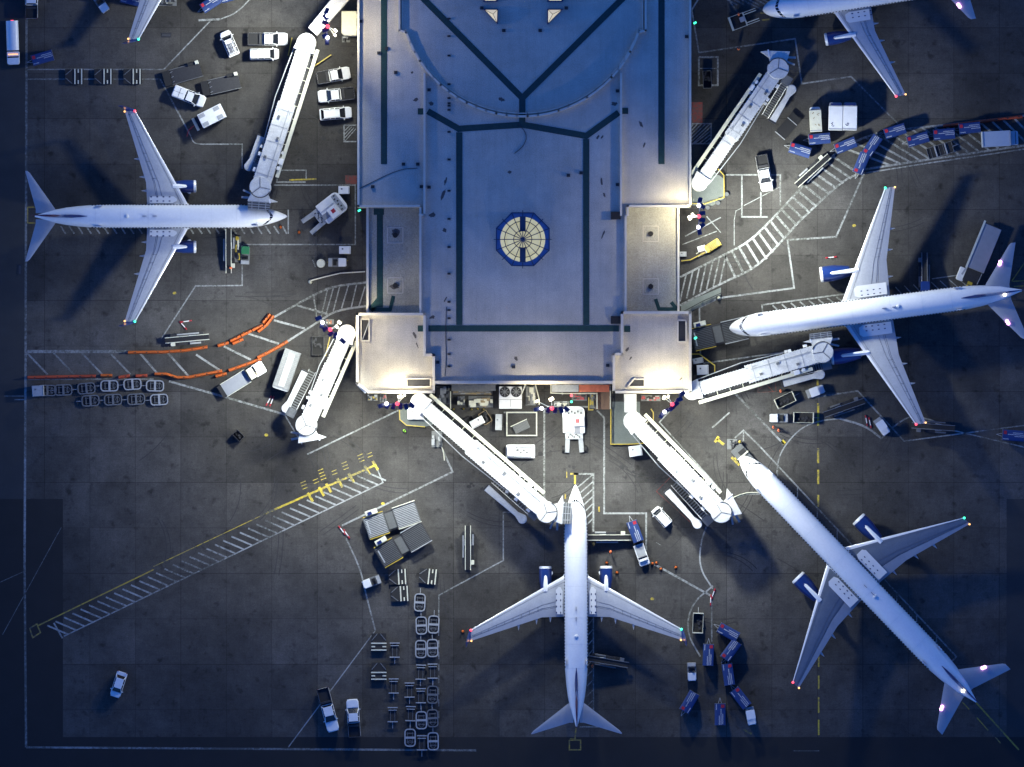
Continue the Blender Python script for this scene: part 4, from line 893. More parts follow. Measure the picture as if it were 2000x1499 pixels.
# ------------------------------------------------------------------ vehicles
def wheel(b, x, y, r=.36, w=.26): b.tube((x, y-w/2, r), (x, y+w/2, r), r, 14)
def wheels(root, pts, r=.36, w=.26):
    for x, y in pts: wb_ = MB(); wheel(wb_, x, y, r, w); wb_.build('wheel', M['black'], root)
def rr(l0, l1, w, rf, rb, z=0):            # rounded plan outline, front at l1
    pts = []
    for cx_, cy_, r_, a0 in ((l1-rf, w/2-rf, rf, 0), (l0+rb, w/2-rb, rb, 90), (l0+rb, -w/2+rb, rb, 180), (l1-rf, -w/2+rf, rf, 270)):
        for i in range(5): t = R(a0+i*22.5); pts.append((cx_+r_*math.cos(t), cy_+r_*math.sin(t)))
    return pts
def car(kind, L, Wd):
    def mk():
        root = bpy.data.objects.new({'pickup':'pickup_truck','van':'van','suv':'suv','sedan':'car','rack':'rack_van','cover':'covered_pickup'}[kind], None); COL.objects.link(root)
        h = L/2
        body = MB().prism(rr(-h, h, Wd, .55, .22), .38, 1.0 if kind != 'sedan' else .85).build('body', M['white'], root, bevel=.07)
        spec = {'pickup':(.23,.14,.20,.04,1.72), 'cover':(.21,.16,.19,.03,1.72), 'van':(.15,.16,.65,.0,1.95), 'rack':(.18,.17,.56,.03,1.85), 'suv':(.20,.18,.48,.10,1.72), 'sedan':(.21,.16,.37,.12,1.42)}[kind]
        hd, ws, rf, rg, zt = spec; zb = .98 if kind != 'sedan' else .84
        x0 = h-hd*L; x1 = x0-ws*L; x2 = x1-rf*L; x3 = x2-rg*L; w1 = Wd/2-.06; w2_ = Wd/2-.27
        ring = lambda pts: [Vector(q) for q in pts]
        # hood
        MB().prism(rr(x0+.04, h-.06, Wd-.1, .5, .05), zb, zb+.14, .95).build('hood', M['white'], root, bevel=.05)
        gh = MB(); gh.add([(x0,w1,zb),(x0,-w1,zb),(x3,-w1,zb),(x3,w1,zb),(x1,w2_,zt-.05),(x1,-w2_,zt-.05),(x2,-w2_,zt-.05),(x2,w2_,zt-.05)], [(0,1,5,4),(1,2,6,5),(2,3,7,6),(3,0,4,7),(4,5,6,7),(3,2,1,0)])
        gh.build('windows', M['glass'], root)
        MB().prism(rr(x2-.03, x1+.04, w2_*2+.06, .18, .12), zt-.06, zt+.03).build('cab_roof', M['white'], root, bevel=.03)
        b = MB()
        for s in (1, -1):
            b.bar((x0, s*w1, zb+.01), (x1, s*w2_, zt-.03), .09, .07); b.bar((x3, s*w1, zb+.01), (x2, s*w2_, zt-.03), .10, .07)
            for q in ([.45] if kind in ('pickup','cover','sedan') else [.3, .62]): b.bar((x1-(x1-x2)*q, s*(w1+.0), zb), (x1-(x1-x2)*q, s*w2_, zt-.03), .10, .05)
            b.box((x0-.25, s*(Wd/2+.10), zb+.15), (.14, .24, .16))
        b.build_each('pillar', M['white'], root)
        if kind == 'pickup':
            MB().box(((x3-h)/2, 0, 1.005), (x3+h-.24, Wd-.30, .02)).build('bed', M['black'], root)
            b = MB()
            for s in (1, -1): b.box(((x3-h)/2, s*(Wd/2-.09), 1.12), (x3+h-.02, .14, .24))
            b.box((-h+.06, 0, 1.12), (.10, Wd-.3, .24)); b.build('bed_side', M['dark'], root)
            b = MB(); b.box((x3-.5, 0, 1.18), (.35, Wd*.8, .3)); b.build('tool_box', M['dark'], root, bevel=.03)
        if kind == 'cover':
            MB().prism(rr(-h+.05, x3-.03, Wd-.15, .1, .1), 1.0, 1.55, .93).build('bed_cover', M['white'], root, bevel=.05)
            b = MB(); b.box(((x3-h)/2, 0, 1.56), (.06, Wd*.8, .04)); b.box(((x3-h)/2-.2, 0, 1.565), (x3+h-.6, .05, .03)); b.build('cover_rib', M['grey'], root)
        if kind == 'rack':
            b = MB()
            for q in (.1, .35, .6, .85): b.box((x1-(x1-x2)*q, 0, zt+.12), (.05, Wd-.4, .05))
            for s in (1, -1): b.box(((x1+x2)/2, s*(w2_-.05), zt+.1), (abs(x1-x2), .05, .06))
            for q in (-.25, .05, .3): b.box(((x1+x2)/2-.3, q, zt+.17), (1.7, .08, .06))
            b.build('roof_rack', M['dark'], root)
        if kind == 'suv':
            b = MB()
            for s in (1, -1): b.box(((x1+x2)/2, s*(w2_-.1), zt+.05), (abs(x1-x2)*.85, .05, .05))
            b.build('roof_rail', M['lgrey'], root)
        for s in (1, -1):
            MB().box((h-.12, s*(Wd/2-.34), .78), (.2, .34, .18)).build('headlight', M['silver'], root, bevel=.03)
            MB().box((-h+.05, s*(Wd/2-.16), .8), (.12, .16, .3)).build('taillight', M['red'], root)
        wheels(root, [(h-L*.17, Wd/2-.12), (h-L*.17, -Wd/2+.12), (-h+L*.19, Wd/2-.12), (-h+L*.19, -Wd/2+.12)])
        return root
    return mk
def put_car(kind, f, r_, Wd, label, cat):
    L = round(math.hypot(f[0]-r_[0], f[1]-r_[1])/PX*4)/4
    place(('car', kind, L, Wd), car(kind, L, Wd), (f[0]+r_[0])/2, (f[1]+r_[1])/2, ang(r_, f), label, cat, 'white service cars and trucks parked on the apron')
put_car('rack', (438,62), (459,110), 1.9, 'white van with roof rack parked at a slant above the two dark flatbeds', 'van')
put_car('pickup', (562,77), (484,77), 2.05, 'white pickup with long black bed, parked just above the plain white van', 'pickup')
put_car('van', (545,106), (488,107), 1.85, 'plain white van beside the pickup, near the top of the long left bridge', 'van')
put_car('pickup', (684,142), (619,154), 2.05, 'uppermost of the two pickups by the left terminal wall, nose to the wall', 'pickup')
put_car('pickup', (621,190), (693,182), 2.05, 'pickup by the left terminal wall, black bed towards the wall', 'pickup')
put_car('suv', (687,220), (625,225), 1.9, 'white suv below the two pickups by the left terminal wall', 'suv')
put_car('cover', (400,201), (339,177), 2.0, 'white covered pickup left of the checkered-roof truck', 'pickup')
put_car('sedan', (224,1362), (240,1312), 1.75, 'lone pale car on the dark apron at lower left', 'car')
put_car('pickup', (652,1428), (630,1345), 2.0, 'pickup with black bed, nose down, near the bottom edge line', 'pickup')
put_car('pickup', (688,1366), (693,1440), 2.0, 'pickup with nose up right of another pickup near the bottom', 'pickup')
put_car('pickup', (1499,374), (1486,303), 2.0, 'white pickup with grey bed parked on the painted bays at right', 'pickup')
put_car('pickup', (62,-32), (62,37), 2.05, 'pickup cut by the top edge at the far left, black bed showing', 'pickup')
put_car('van', (1278,994), (1306,1025), 1.75, 'small cream van with open roof hatch between two bridges', 'van')

def obj_at(name, x, y, rz, label, cat, group=None): return thing(name, label, cat, P(x, y), rz, group)
# ---- baggage carts
def cart():
    root = bpy.data.objects.new('baggage_cart', None); COL.objects.link(root)
    L, Wd = 3.55, 1.75
    MB().box((0,0,.5), (L, Wd-.1, .12)).build('deck', M['dark'], root)
    n = 10; ring = lambda x: [Vector((x, Wd/2*math.cos(math.pi*i/n)*1.0, 1.75+.22*math.sin(math.pi*i/n))) for i in range(n+1)]+[Vector((x, -Wd/2, .62)), Vector((x, Wd/2, .62))]
    cn = MB().rings([ring(-L/2+.05), ring(L/2-.05)]).build('canopy', M['cart'], root)
    b = MB(); random.seed(5)
    def dashes(x0, x1, y):
        x = x0; z = 1.75+.22*math.sqrt(max(0, 1-(y/(Wd/2))**2))+.015
        while x < x1:
            w_ = random.choice((.09,.13,.16)); b.box((x+w_/2, y+random.uniform(-.015,.015), z), (w_, .13, .02)); x += w_+.035
    dashes(-.1, 1.5, .42); dashes(-.9, 1.6, .15); dashes(.2, 1.6, -.13); dashes(-1.65, -.8, -.62)
    b.build('lettering', M['letter'], cn)
    MB().box((-1.35, .42, 1.95), (.5, .55, .03), 0, 0).build('red_panel', M['red'], cn)
    b = MB()
    for x in (-L/2+.02, L/2-.02):
        b.box((x, 0, 1.1), (.07, Wd, .07))
        for y in (-Wd/2+.05, Wd/2-.05): b.box((x, y, 1.2), (.07, .07, 1.2))
    b.build('frame', M['grey'], root)
    b = MB(); b.bar((-L/2, .25, .5), (-L/2-.9, 0, .4), .07, .07); b.bar((-L/2, -.25, .5), (-L/2-.9, 0, .4), .07, .07); b.build('tow_bar', M['lgrey'], root)
    wheels(root, [(1.2, .7), (1.2, -.7), (-1.2, .7), (-1.2, -.7)], .24, .16)
    return root
G = 'blue canopy baggage carts'
for x, y, a, lb in [(1600,272,5,'blue cart right below the small weathered white box truck'), (1562,294,-17,'leftmost blue cart of the right cluster, below the black flat trailer'),
  (1651,285,21,'blue cart below the two white box trucks'), (1703,285,56,'blue cart leaning steeply, middle of the queue on the hatched road'), (1682,320,68,'lowest blue cart of the queue, beside the lower road edge line'),
  (1747,257,17,'blue cart at the upper road edge where the diagonal line meets'), (1792,273,16,'blue cart just left of two others inside the hatched road'),
  (1843,263,5,'blue cart left of the last one before the orange barriers'), (1893,251,6,'rightmost blue cart of the queue, under the orange barriers'),
  (1240,1038,-70,'blue cart towed behind the white pickup tug, by the bottom gate'), (1383,1279,-92,'upright blue cart below the empty dark box trailer'),
  (1422,1235,-29,'topmost blue cart of the loose cluster at lower right'), (1427,1270,54,'blue cart just under the topmost of the lower right cluster'),
  (1422,1317,-82,'nearly upright blue cart in the middle of the lower right cluster'), (1446,1363,-52,'blue cart in front of the tug at the lower right'),
  (1346,1371,60,'blue cart hitched below the tug with the red seat'), (1406,1395,-90,'lowest blue cart near the bottom edge of the cluster'),
  (84,114,16,'blue cart alone near the left edge line at upper left'), (258,0,-14,'blue cart half hidden behind the cropped wing at the top'),
  (413,7,33,'blue cart with bright lettering at the top edge left of the bridge'), (452,-8,15,'blue cart just cut by the top edge'), (1978,851,-4,'blue cart at the right edge beside crossing lines')]:
    place('cart', cart, x, y, R(a), lb, 'baggage cart', G)
def open_cart():
    root = bpy.data.objects.new('open_trailer', None); COL.objects.link(root); L, Wd = 3.3, 1.7
    MB().box((0,0,.5), (L, Wd, .12)).build('deck', M['black'], root)
    b = MB()
    for s in (-1, 1): b.box((0, s*(Wd/2-.03), .85), (L, .06, .6)); b.box((s*(L/2-.06), 0, .95), (.14, Wd, .8))
    b.build('side_frame', M['cream'], root)
    b = MB(); random.seed(9)
    for i in range(6): b.box((random.uniform(-1.2, 1.2), random.uniform(-.5, .5), .68), (.5, .35, .2), random.random()*3)
    b.build('load', M['dark'], root)
    MB().bar((L/2, 0, .5), (L/2+.9, 0, .35), .08, .08).build('tow_bar', M['lgrey'], root)
    wheels(root, [(1.1, .7), (1.1, -.7), (-1.1, .7), (-1.1, -.7)], .24, .16); return root
for x, y, a, lb in [(1533,782,25,'open black trailer with bags under the right gate bridge'), (1569,816,-1,'open black trailer towed behind the tug with two workers'), (1363,1217,88,'empty black trailer left of the thin vertical line, lower right')]:
    place('open_cart', open_cart, x, y, R(a), lb, 'trailer', 'open black trailers')
def dolly_open():
    root = bpy.data.objects.new('flat_dolly', None); COL.objects.link(root); L, Wd = 4.2, 1.8
    b = MB()
    for s in (-1, 1): b.box((0, s*Wd/2, .45), (L, .08, .12)); b.box((s*L/2, 0, .45), (.08, Wd, .12))
    for i in range(5): b.box((-L/2+.7*i+.6, 0, .42), (.06, Wd, .06))
    b.build('frame', M['grey'], root); MB().box((0,0,.38), (L-.1, Wd-.1, .04)).build('deck', M['black'], root)
    for q in (-.75, .95): MB().box((q, 0, .52), (.22, Wd-.05, .12)).build('cross_beam', M['lgrey'], root)
    MB().bar((L/2, 0, .45), (L/2+1, .1, .35), .08, .08).build('tow_bar', M['lgrey'], root)
    wheels(root, [(1.5, .75), (1.5, -.75), (-1.5, .75), (-1.5, -.75)], .22, .14); return root
place('dolly_open', dolly_open, 1836, 294, R(17), 'empty frame dolly with two pale beams on the hatched road', 'dolly')
# ---- pallet dollies with pale beams
def beam_dolly():
    root = bpy.data.objects.new('pallet_dolly', None); COL.objects.link(root); L, Wd = 3.2, 2.5
    MB().box((-.05,0,.38), (L-.2, Wd-.1, .16)).build('frame', M['black'], root)
    for q in (.05, 1.15): MB().box((q, 0, .52), (.20, Wd, .12)).build('cross_beam', M['cream'], root)
    b = MB()
    for s in (-1, 1): b.box((.6, s*(Wd/2-.35), .53), (.20, .6, .12))
    b.build('short_beam', M['cream'], root)
    b = MB(); b.bar((-.4, Wd/2-.1, .5), (-1.5, .25, .5), .12, .08); b.bar((-.4, -Wd/2+.1, .5), (-1.5, -.25, .5), .12, .08)
    for s in (-1, 1):
        for k in range(3): b.box((-.75-.25*k, s*(.85-.22*k), .52), (.16, .14, .06))
    b.build('tow_frame', M['grey'], root)
    wheels(root, [(1.1, 1.0), (1.1, -1.0), (-.9, .8), (-.9, -.8)], .22, .16); return root
for x, y, a, lb in [(146,150,0,'leftmost dark pallet dolly in the row across the double line'), (203,150,0,'middle dark pallet dolly in the row across the double line'), (260,150,0,'rightmost dark pallet dolly in the row across the double line'),
  (778,1127,3,'pallet dolly directly below the dark cargo loader'), (837,1126,-6,'pallet dolly right of the one below the cargo loader'), (782,1160,3,'lower pallet dolly of the three near the cargo loaders'),
  (740,1256,-90,'wide pallet dolly where two thin lines meet, left column'), (740,1313,-90,'second wide pallet dolly down the left column')]:
    place('beam', beam_dolly, x, y, R(a), lb, 'dolly', 'pallet dollies with pale cross beams')
# ---- container dollies
def cdolly(mt):
    def mk():
        root = bpy.data.objects.new('container_dolly', None); COL.objects.link(root); L, Wd = 2.75, 1.65
        b = MB(); q = rr(-L/2, L/2, Wd, .5, .5)
        for a, c in zip(q, q[1:]+q[:1]):
            b.bar((a[0], a[1], .45), (c[0], c[1], .45), .10 if abs(a[0]) < L/2-.6 else .20, .12)
        b.build('frame', M[mt], root)
        MB().prism(rr(-L/2+.05, L/2-.05, Wd-.1, .45, .45), .28, .34).build('deck', M['black'], root)
        b = MB(); b.box((.0, 0, .47), (.34, Wd-.1, .08)); b.build('centre_band', M[mt], root)
        b = MB()
        for s in (-1, 1): b.box((s*.72, 0, .46), (.09, Wd-.5, .07)); b.box((0, s*.42, .44), (1.8, .07, .06))
        for i in range(12): a = 2*math.pi*i/12; c = 2*math.pi*(i+1)/12; b.bar((.78+.34*math.cos(a), .34*math.sin(a), .46), (.78+.34*math.cos(c), .34*math.sin(c), .46), .06, .05)
        b.build('roller_bars', M['grey'], root)
        MB().bar((-L/2, 0, .42), (-L/2-.95, 0, .35), .08, .08).build('tow_bar', M['lgrey'], root)
        wheels(root, [(.8, .6), (.8, -.6), (-.8, .6), (-.8, -.6)], .2, .14); return root
    return mk
def bdolly():
    root = bpy.data.objects.new('bar_dolly', None); COL.objects.link(root); L, Wd = 2.3, 1.55
    MB().box((0,0,.34), (L-.2, Wd-.25, .10)).build('deck', M['black'], root)
    b = MB()
    for q, w_ in ((-L/2, .16), (L/2, .16), (-L/2+.42, .12)): b.box((q, 0, .5), (w_, Wd+(.1 if q > 0 else -.2 if w_ < .15 else .05), .14))
    b.build('end_bar', M['lgrey'], root)
    b = MB()
    for s in (-.35, .35): b.box((0, s, .42), (L, .06, .07))
    b.build('side_rail', M['grey'], root)
    MB().bar((L/2, 0, .4), (L/2+1.1, 0, .35), .08, .08).build('tow_bar', M['lgrey'], root)
    wheels(root, [(.8, .55), (.8, -.55), (-.8, .55), (-.8, -.55)], .2, .14); return root
GD = 'small container dollies parked in rows'
for i, (x, y) in enumerate([(93,763),(124,762),(169,759),(214,754),(259,751),(303,754)]):
    place(('cd', 'w' if i > 2 else 'g'), cdolly('lgrey' if i > 2 else 'grey'), x, y, R(2+((i*7) % 5-2)*1.5), ORD[i]+' dolly from the left in the upper row under the orange barriers', 'dolly', GD)
for i, (x, y) in enumerate([(177,783),(221,781),(266,780),(311,781)]):
    place(('cd', 'w' if i > 2 else 'g'), None, x, y, R(3), ORD[i]+' dolly from the left in the short lower row at the left', 'dolly', GD)
cols = [('rightmost dolly column', [(847,1220,'o'),(845,1266,'o'),(845,1311,'b'),(845,1357,'g'),(845,1403,'g'),(846,1448,'w')]),
        ('tall middle dolly column', [(820,1177,'w'),(823,1222,'w'),(822,1268,'w'),(822,1313,'b'),(822,1359,'b'),(823,1407,'w'),(824,1451,'b')]),
        ('short dolly column', [(800,1348,'b'),(802,1394,'b'),(801,1441,'w')])]
for cn_, items in cols:
    for i, (x, y, k) in enumerate(items):
        lb = ('bar framed' if k == 'b' else 'rounded') + ' dolly, ' + ORD[i] + ' from the top in the ' + cn_
        if k == 'b': place('bd', bdolly, x, y, R(-92 if i % 2 else -90), lb, 'dolly', GD)
        else: place(('cd', 'w' if k != 'g' else 'g'), None, x, y, R(-90+((i*5) % 7-3)*.9), lb, 'dolly', GD)
for i, (x, y) in enumerate([(771,1270),(769,1340),(767,1396)]):
    place('bd', bdolly, x, y, R(-90), ORD[i]+' bar framed dolly in the narrow column beside the wide pallet dollies', 'dolly', GD)

# ---- tugs
def tug(body='white', canopy=True):
    def mk():
        root = bpy.data.objects.new('baggage_tug', None); COL.objects.link(root); L, Wd = 3.0, 1.5
        MB().prism(rr(-L/2, L/2, Wd, .3, .15), .3, .75).build('chassis', M['grey'], root, bevel=.05)
        MB().prism(rr(.15, L/2, Wd-.1, .28, .1), .75, 1.15, .93).build('hood', M[body], root, bevel=.06)
        MB().box((-.35, 0, .85), (.5, 1.0, .18)).build('seat', M['black'], root, bevel=.04)
        MB().box((-.62, 0, 1.1), (.12, 1.0, .5)).build('seat_back', M['black'], root, bevel=.03)
        b = MB(); b.tube((.05, .3, .9), (-.08, .3, 1.2), .03, 6); b.tube((-.08,.3,1.2), (-.11,.3,1.23), .2, 10); b.build('steering_wheel', M['black'], root)
        MB().box((-1.15, 0, .85), (.6, Wd-.2, .25)).build('rear_deck', M['lgrey'], root, bevel=.03)
        if canopy:
            MB().prism(rr(-.95, .55, Wd-.05, .15, .15), 1.95, 2.03).build('canopy', M[body], root, bevel=.03)
            b = MB()
            for x in (-.85, .45):
                for y in (-.65, .65): b.tube((x, y, .75), (x, y, 1.97), .035, 6)
            b.build('canopy_post', M['grey'], root)
        for s in (1, -1): MB().box((L/2, s*.5, .65), (.06, .2, .14)).build('headlight', M['silver'], root)
        wheels(root, [(.95, .65), (.95, -.65), (-.95, .65), (-.95, -.65)], .32, .22); return root
    return mk
for k, cp, x, y, a, lb in [('white',0,726,1137,200,'white tug left of the pallet dollies near the cargo loaders'), ('white',1,1592,765,20,'white tug under the right gate bridge, by a yellow line'),
  ('white',0,1521,817,180,'white tug with two orange workers beside it'), ('white',1,1722,833,-55,'white tug inside the small curved line, right of the belt loader'), ('white',0,1351,1312,-88,'white tug with red seat towing a blue cart, lower right'),
  ('white',1,1466,1398,-80,'pale tug at the bottom of the lower right cart cluster'), ('green',0,479,499,88,'green tug beside the belt loader below the left airliner'), ('white',0,198,8,-55,'pale tug at the top edge left of the cropped wing'), ('white',0,659,513,0,'white tug pulling a round tank trailer by the left wall')]:
    place(('tug', k, cp), tug(k, cp), x, y, R(a), lb, 'tug', 'baggage tugs')
r_ = obj_at('tank_trailer', 627, 515, 0, 'round pale tank trailer hitched behind a tug by the left wall', 'trailer')
MB().tube((0,0,.5), (0,0,1.4), .72, 18, .66).build('tank', M['cream'], r_, bevel=.05); MB().box((0,0,.4), (1.9,1.3,.14)).build('frame', M['dark'], r_)
b = MB(); [b.tube((-.95-.1*i, -.5+.25*i, .5), (-.9-.1*i, -.5+.25*i, .85), .1, 8) for i in range(5)]; b.build('hose_reel', M['grey'], r_); wheels(r_, [(.5,.6),(.5,-.6),(-.6,.6),(-.6,-.6)], .25, .15)
r_ = obj_at('pickup_tug', 1253, 1083, ang((1245,1070),(1256,1102)), 'white pickup tug towing a blue cart near the bottom airliner', 'truck')
MB().prism(rr(-1.7, 1.5, 1.7, .2, .1), .4, .95).build('body', M['white'], r_, bevel=.05); MB().box((.75,0,1.25), (.6,1.5,.6), 0, -.15).build('windows', M['glass'], r_); MB().box((.9,0,1.6), (.35,1.45,.06)).build('cab_roof', M['white'], r_)
MB().prism(rr(1.1, 1.85, 1.75, .25, .1), .5, 1.1).build('hood', M['white'], r_, bevel=.08); MB().box((-.6,0,.97), (1.9,1.4,.04)).build('cargo_cover', M['lgrey'], r_); wheels(r_, [(1.1,.75),(1.1,-.75),(-1.1,.75),(-1.1,-.75)])
# ---- towbarless tractors
def tractor():
    root = bpy.data.objects.new('tow_tractor', None); COL.objects.link(root)
    MB().prism(rr(-.3, 4.0, 3.6, .9, .15), .4, 1.35).build('body', M['white'], root, bevel=.08)
    MB().prism(rr(-.2, 2.6, 1.3, .1, .1), 1.35, 1.55).build('side_cover', M['white'], root, bevel=.04).location = (0, 1.1, 0)
    c = MB().box((1.5, -.75, 1.9), (1.5, 1.9, 1.1)).build('cab', M['white'], root, bevel=.08); MB().box((1.6, -.6, 2.46), (.65, .65, .04)).build('roof_hatch', M['red'], c)
    b = MB(); b.box((1.5, -.75, 2.0), (1.54, 1.7, .5)); b.box((1.5, -.75, 2.0), (1.3, 1.94, .5)); b.build('cab_window', M['glass'], c)
    MB().box((.1, -.55, 1.38), (1.1, 1.0, .08)).build('engine_grille', M['boxgrey'], root); MB().box((.2, -1.35, 1.42), (1.2, .7, .16)).build('engine_cover', M['white'], root, bevel=.04)
    MB().box((3.1, 0, 1.37), (.9, 3.0, .05)).build('rear_grille', M['lgrey'], root)
    b = MB(); [b.box((2.9+.25*(i % 2), -1.2+.5*i, 1.41), (.3, .22, .05)) for i in range(6)]; b.build('vent', M['dark'], root)
    b = MB(); b.box((-.85, 0, .9), (1.0, 2.9, .5))
    for s in (1, -1): b.bar((-1.3, s*1.05, .75), (-3.5, s*1.2, .5), .75, .45)
    b.build('lift_fork', M['lgrey'], root, bevel=.05)
    b = MB(); [b.box((-1.0+.2*(i % 3), -.9+.3*i, 1.2), (.35, .14, .14), i) for i in range(7)]; b.build('hydraulics', M['dark'], root)
    b = MB()
    for x, y in ((-2.9, 1.78), (-2.9, -1.78)): b.tube((x, y-.25, .55), (x, y+.25, .55), .55, 16)
    b.build_each('wheel', M['black'], root)
    wheels(root, [(2.8, 1.7), (2.8, -1.7)], .6, .4); return root
place('tractor', tractor, 632, 419, ang((590,452),(668,391)), 'big white tow tractor facing the left gate airliner nose', 'tractor', 'towbarless aircraft tractors')
place('tractor', tractor, 1121, 842, ang((1121,892),(1119,800)), 'big white tow tractor parked upright below the terminal dock', 'tractor', 'towbarless aircraft tractors')
# ---- belt loaders
def belt(mt, L=7.2, rail='cream'):
    def mk():
        root = bpy.data.objects.new('belt_loader', None); COL.objects.link(root)
        MB().prism(rr(-L*.38, L*.38, 1.9, .2, .1), .4, .85).build('chassis', M['dark'], root, bevel=.05)
        MB().bar((-L/2, 0, .9), (L/2, 0, 1.9), .75, .14).build('belt', M['black'], root)
        b = MB()
        for s in (1, -1): b.bar((-L/2, s*.43, .98), (L/2, s*.43, 1.98), .12, .22)
        b.build('side_rail', M[rail], root)
        MB().box((-L*.22, -.8, .95), (.6, .45, .3)).build('seat', M['black'], root, bevel=.04)
        MB().prism(rr(-L*.38, -L*.28, .6, .08, .08), .85, 1.15).build('engine_cover', M[rail], root, bevel=.03).location = (0, -.72, 0)
        MB().box((L*.18, -.82, 1.0), (L*.25, .28, .25)).build('fuel_tank', M[mt], root, bevel=.03)
        MB().box((.2, .78, .95), (L*.5, .22, .2)).build('walkway', M[mt], root)
        b = MB(); b.tube((L*.05, -.5, .8), (L*.2, -.45, 1.55), .06, 6); b.tube((L*.05, .5, .8), (L*.2, .45, 1.55), .06, 6); b.build('lift_cylinder', M['silver'], root)
        wheels(root, [(L*.28, .85), (L*.28, -.85), (-L*.28, .85), (-L*.28, -.85)], .36, .24); return root
    return mk
GB = 'belt loaders'
for k, x, y, a, lb in [('lgrey',914,1070,90,'belt loader parked upright alone left of the bottom airliner'), ('lgrey',1188,1050,180,'belt loader at the forward hold of the bottom airliner'),
  ('grey',1186,1292,170,'dark belt loader at the rear hold of the bottom airliner'), ('lgrey',447,491,90,'belt loader left of the green tug below the left airliner'),
  ('lgrey',1587,334,222,'belt loader on the edge of the hatched road beside the pickup'), ('grey',1648,797,199,'belt loader right of the trailer and two workers'),
  ('grey',1822,834,-4,'dark belt loader at the wing tip of the right airliner'), ('grey',1805,536,-90,'belt loader at the rear hold of the right airliner'), ('lgrey',366,662,5,'belt loader on the apron just above the upper orange barrier row')]:
    d = k == 'grey'
    place(('belt', k), belt(k, 7.2 if not d else 7.0, 'cream' if not d else 'grey'), x, y, R(a), lb, 'belt loader', GB)
# ---- cargo loaders
def loader(mt, deckm):
    def mk():
        root = bpy.data.objects.new('cargo_loader', None); COL.objects.link(root)
        MB().box((0,0,.6), (8.6, 3.3, .5)).build('chassis', M['dark'], root, bevel=.05)
        for x0, x1, z, nm in ((-4.4, -.9, 1.6, 'bridge_deck'), (.6, 4.5, 1.1, 'main_deck')):
            dk = MB().box(((x0+x1)/2, 0, z), (x1-x0, 3.5, .16)).build(nm, M[deckm], root)
            b = MB(); y = -1.55
            while y < 1.6: b.box(((x0+x1)/2, y, z+.12), (x1-x0-.3, .11, .09)); y += .27
            b.build('roller', M[mt], dk)
        MB().box((-.15, 0, 1.0), (1.3, 2.7, .1)).build('lift_gap', M['ribs'], root)
        b = MB()
        for s in (1, -1): b.box((-2.6, s*1.85, 1.75), (3.4, .12, .12)); 
        b.build('guard_rail', M['yellow'], root); 
        b = MB()
        for s in (1, -1): b.box((2.6, s*1.8, 1.35), (3.9, .14, .2))
        b.build('side_guide', M['cream' if mt == 'lgrey' else 'lgrey'], root)
        c = MB().box((-2.7, 2.3, 1.9), (2.0, .8, .5)).build('operator_platform', M['cream'], root, bevel=.04); b = MB(); b.box((-3.0, 2.2, 2.2), (.7, .5, .35)); b.build('console', M['navydark'], c)
        MB().box((-3.9, 0, 1.72), (.2, 2.2, .12)).build('stop_plate', M['lgrey'], root)
        wheels(root, [(2.6, 1.5), (2.6, -1.5), (-2.6, 1.5), (-2.6, -1.5), (-1.6, 1.5), (-1.6, -1.5)], .42, .3); return root
    return mk
place('loaderA', loader('lgrey', 'ribs'), 765, 1016, R(19), 'light ribbed cargo loader, upper of the two below the long hatched stand', 'cargo loader', 'cargo loaders')
place('loaderB', loader('ribs', 'dark'), 786, 1064, R(30), 'dark cargo loader, lower of the two, with white operator platform', 'cargo loader', 'cargo loaders')
place('loaderB', None, 1404, 653, R(13), 'dark low loader in front of the right airliner nose', 'cargo loader', 'cargo loaders')
# ---- odd trucks
r_ = obj_at('box_truck', 1952, 272, R(3), 'blue-grey box truck on the hatched road at the right edge', 'truck', 'box trucks')
def boxtruck(r_, L, Wd, h, mt, cabL=1.5, strip=None, cabm='white'):
    MB().box((-cabL/2-.05, 0, .75+h/2), (L-cabL, Wd, h)).build('cargo_box', M[mt], r_, bevel=.05)
    MB().prism(rr(L/2-cabL+.1, L/2, Wd-.2, .3, .08), .5, 1.9).build('cab', M[cabm], r_, bevel=.08); MB().box((L/2-.35, 0, 1.6), (.5, Wd-.4, .5), 0, .5).build('windshield', M['glass'], r_)
    MB().box((-.1, 0, .6), (L-.3, Wd-.6, .2)).build('chassis', M['dark'], r_)
    b = MB(); b.box((L/2-cabL-.05, 0, .75+h+.03), (.14, Wd, .06)); b.box((-L/2+.1, 0, .75+h+.03), (.16, Wd, .06)); b.build('roof_edge', M['lgrey'], r_)
    wheels(r_, [(L/2-.9, Wd/2-.2), (L/2-.9, -Wd/2+.2), (-L/2+1.2, Wd/2-.2), (-L/2+1.2, -Wd/2+.2)], .45, .3)
boxtruck(r_, 5.9, 2.5, 2.2, 'bluebox', 1.3, cabm='bluebox')
for x, y, lb in [(1631,228,'left of two white box trucks side by side, with blue smudge on its roof'), (1659,228,'right of two white box trucks side by side, with dark scratches on its roof')]:
    r_ = obj_at('box_truck', x, y, R(89), lb, 'truck', 'white box trucks'); boxtruck(r_, 4.5, 2.25, 2.3, 'white', .6, cabm='boxgrey')
    b = MB(); b.box((1.85,0,3.1), (.35,1.7,.05)); b.build('roof_vent', M['navydark'], r_)
    b = MB(); random.seed(int(x)); [b.box((-1.4+random.uniform(-.3,.3), (.6 if x < 1640 else .5)+random.uniform(-.25,.25), 3.06), (.3,.12,.01), random.random()*3) for _ in range(4)]
    b.build('roof_scuff', M['navydark'], r_)
r_ = obj_at('box_truck', 1592, 234, R(93), 'small weathered white box truck left of the pair of box trucks', 'truck', 'white box trucks'); boxtruck(r_, 4.0, 1.9, 1.9, 'cream', .5, cabm='white')
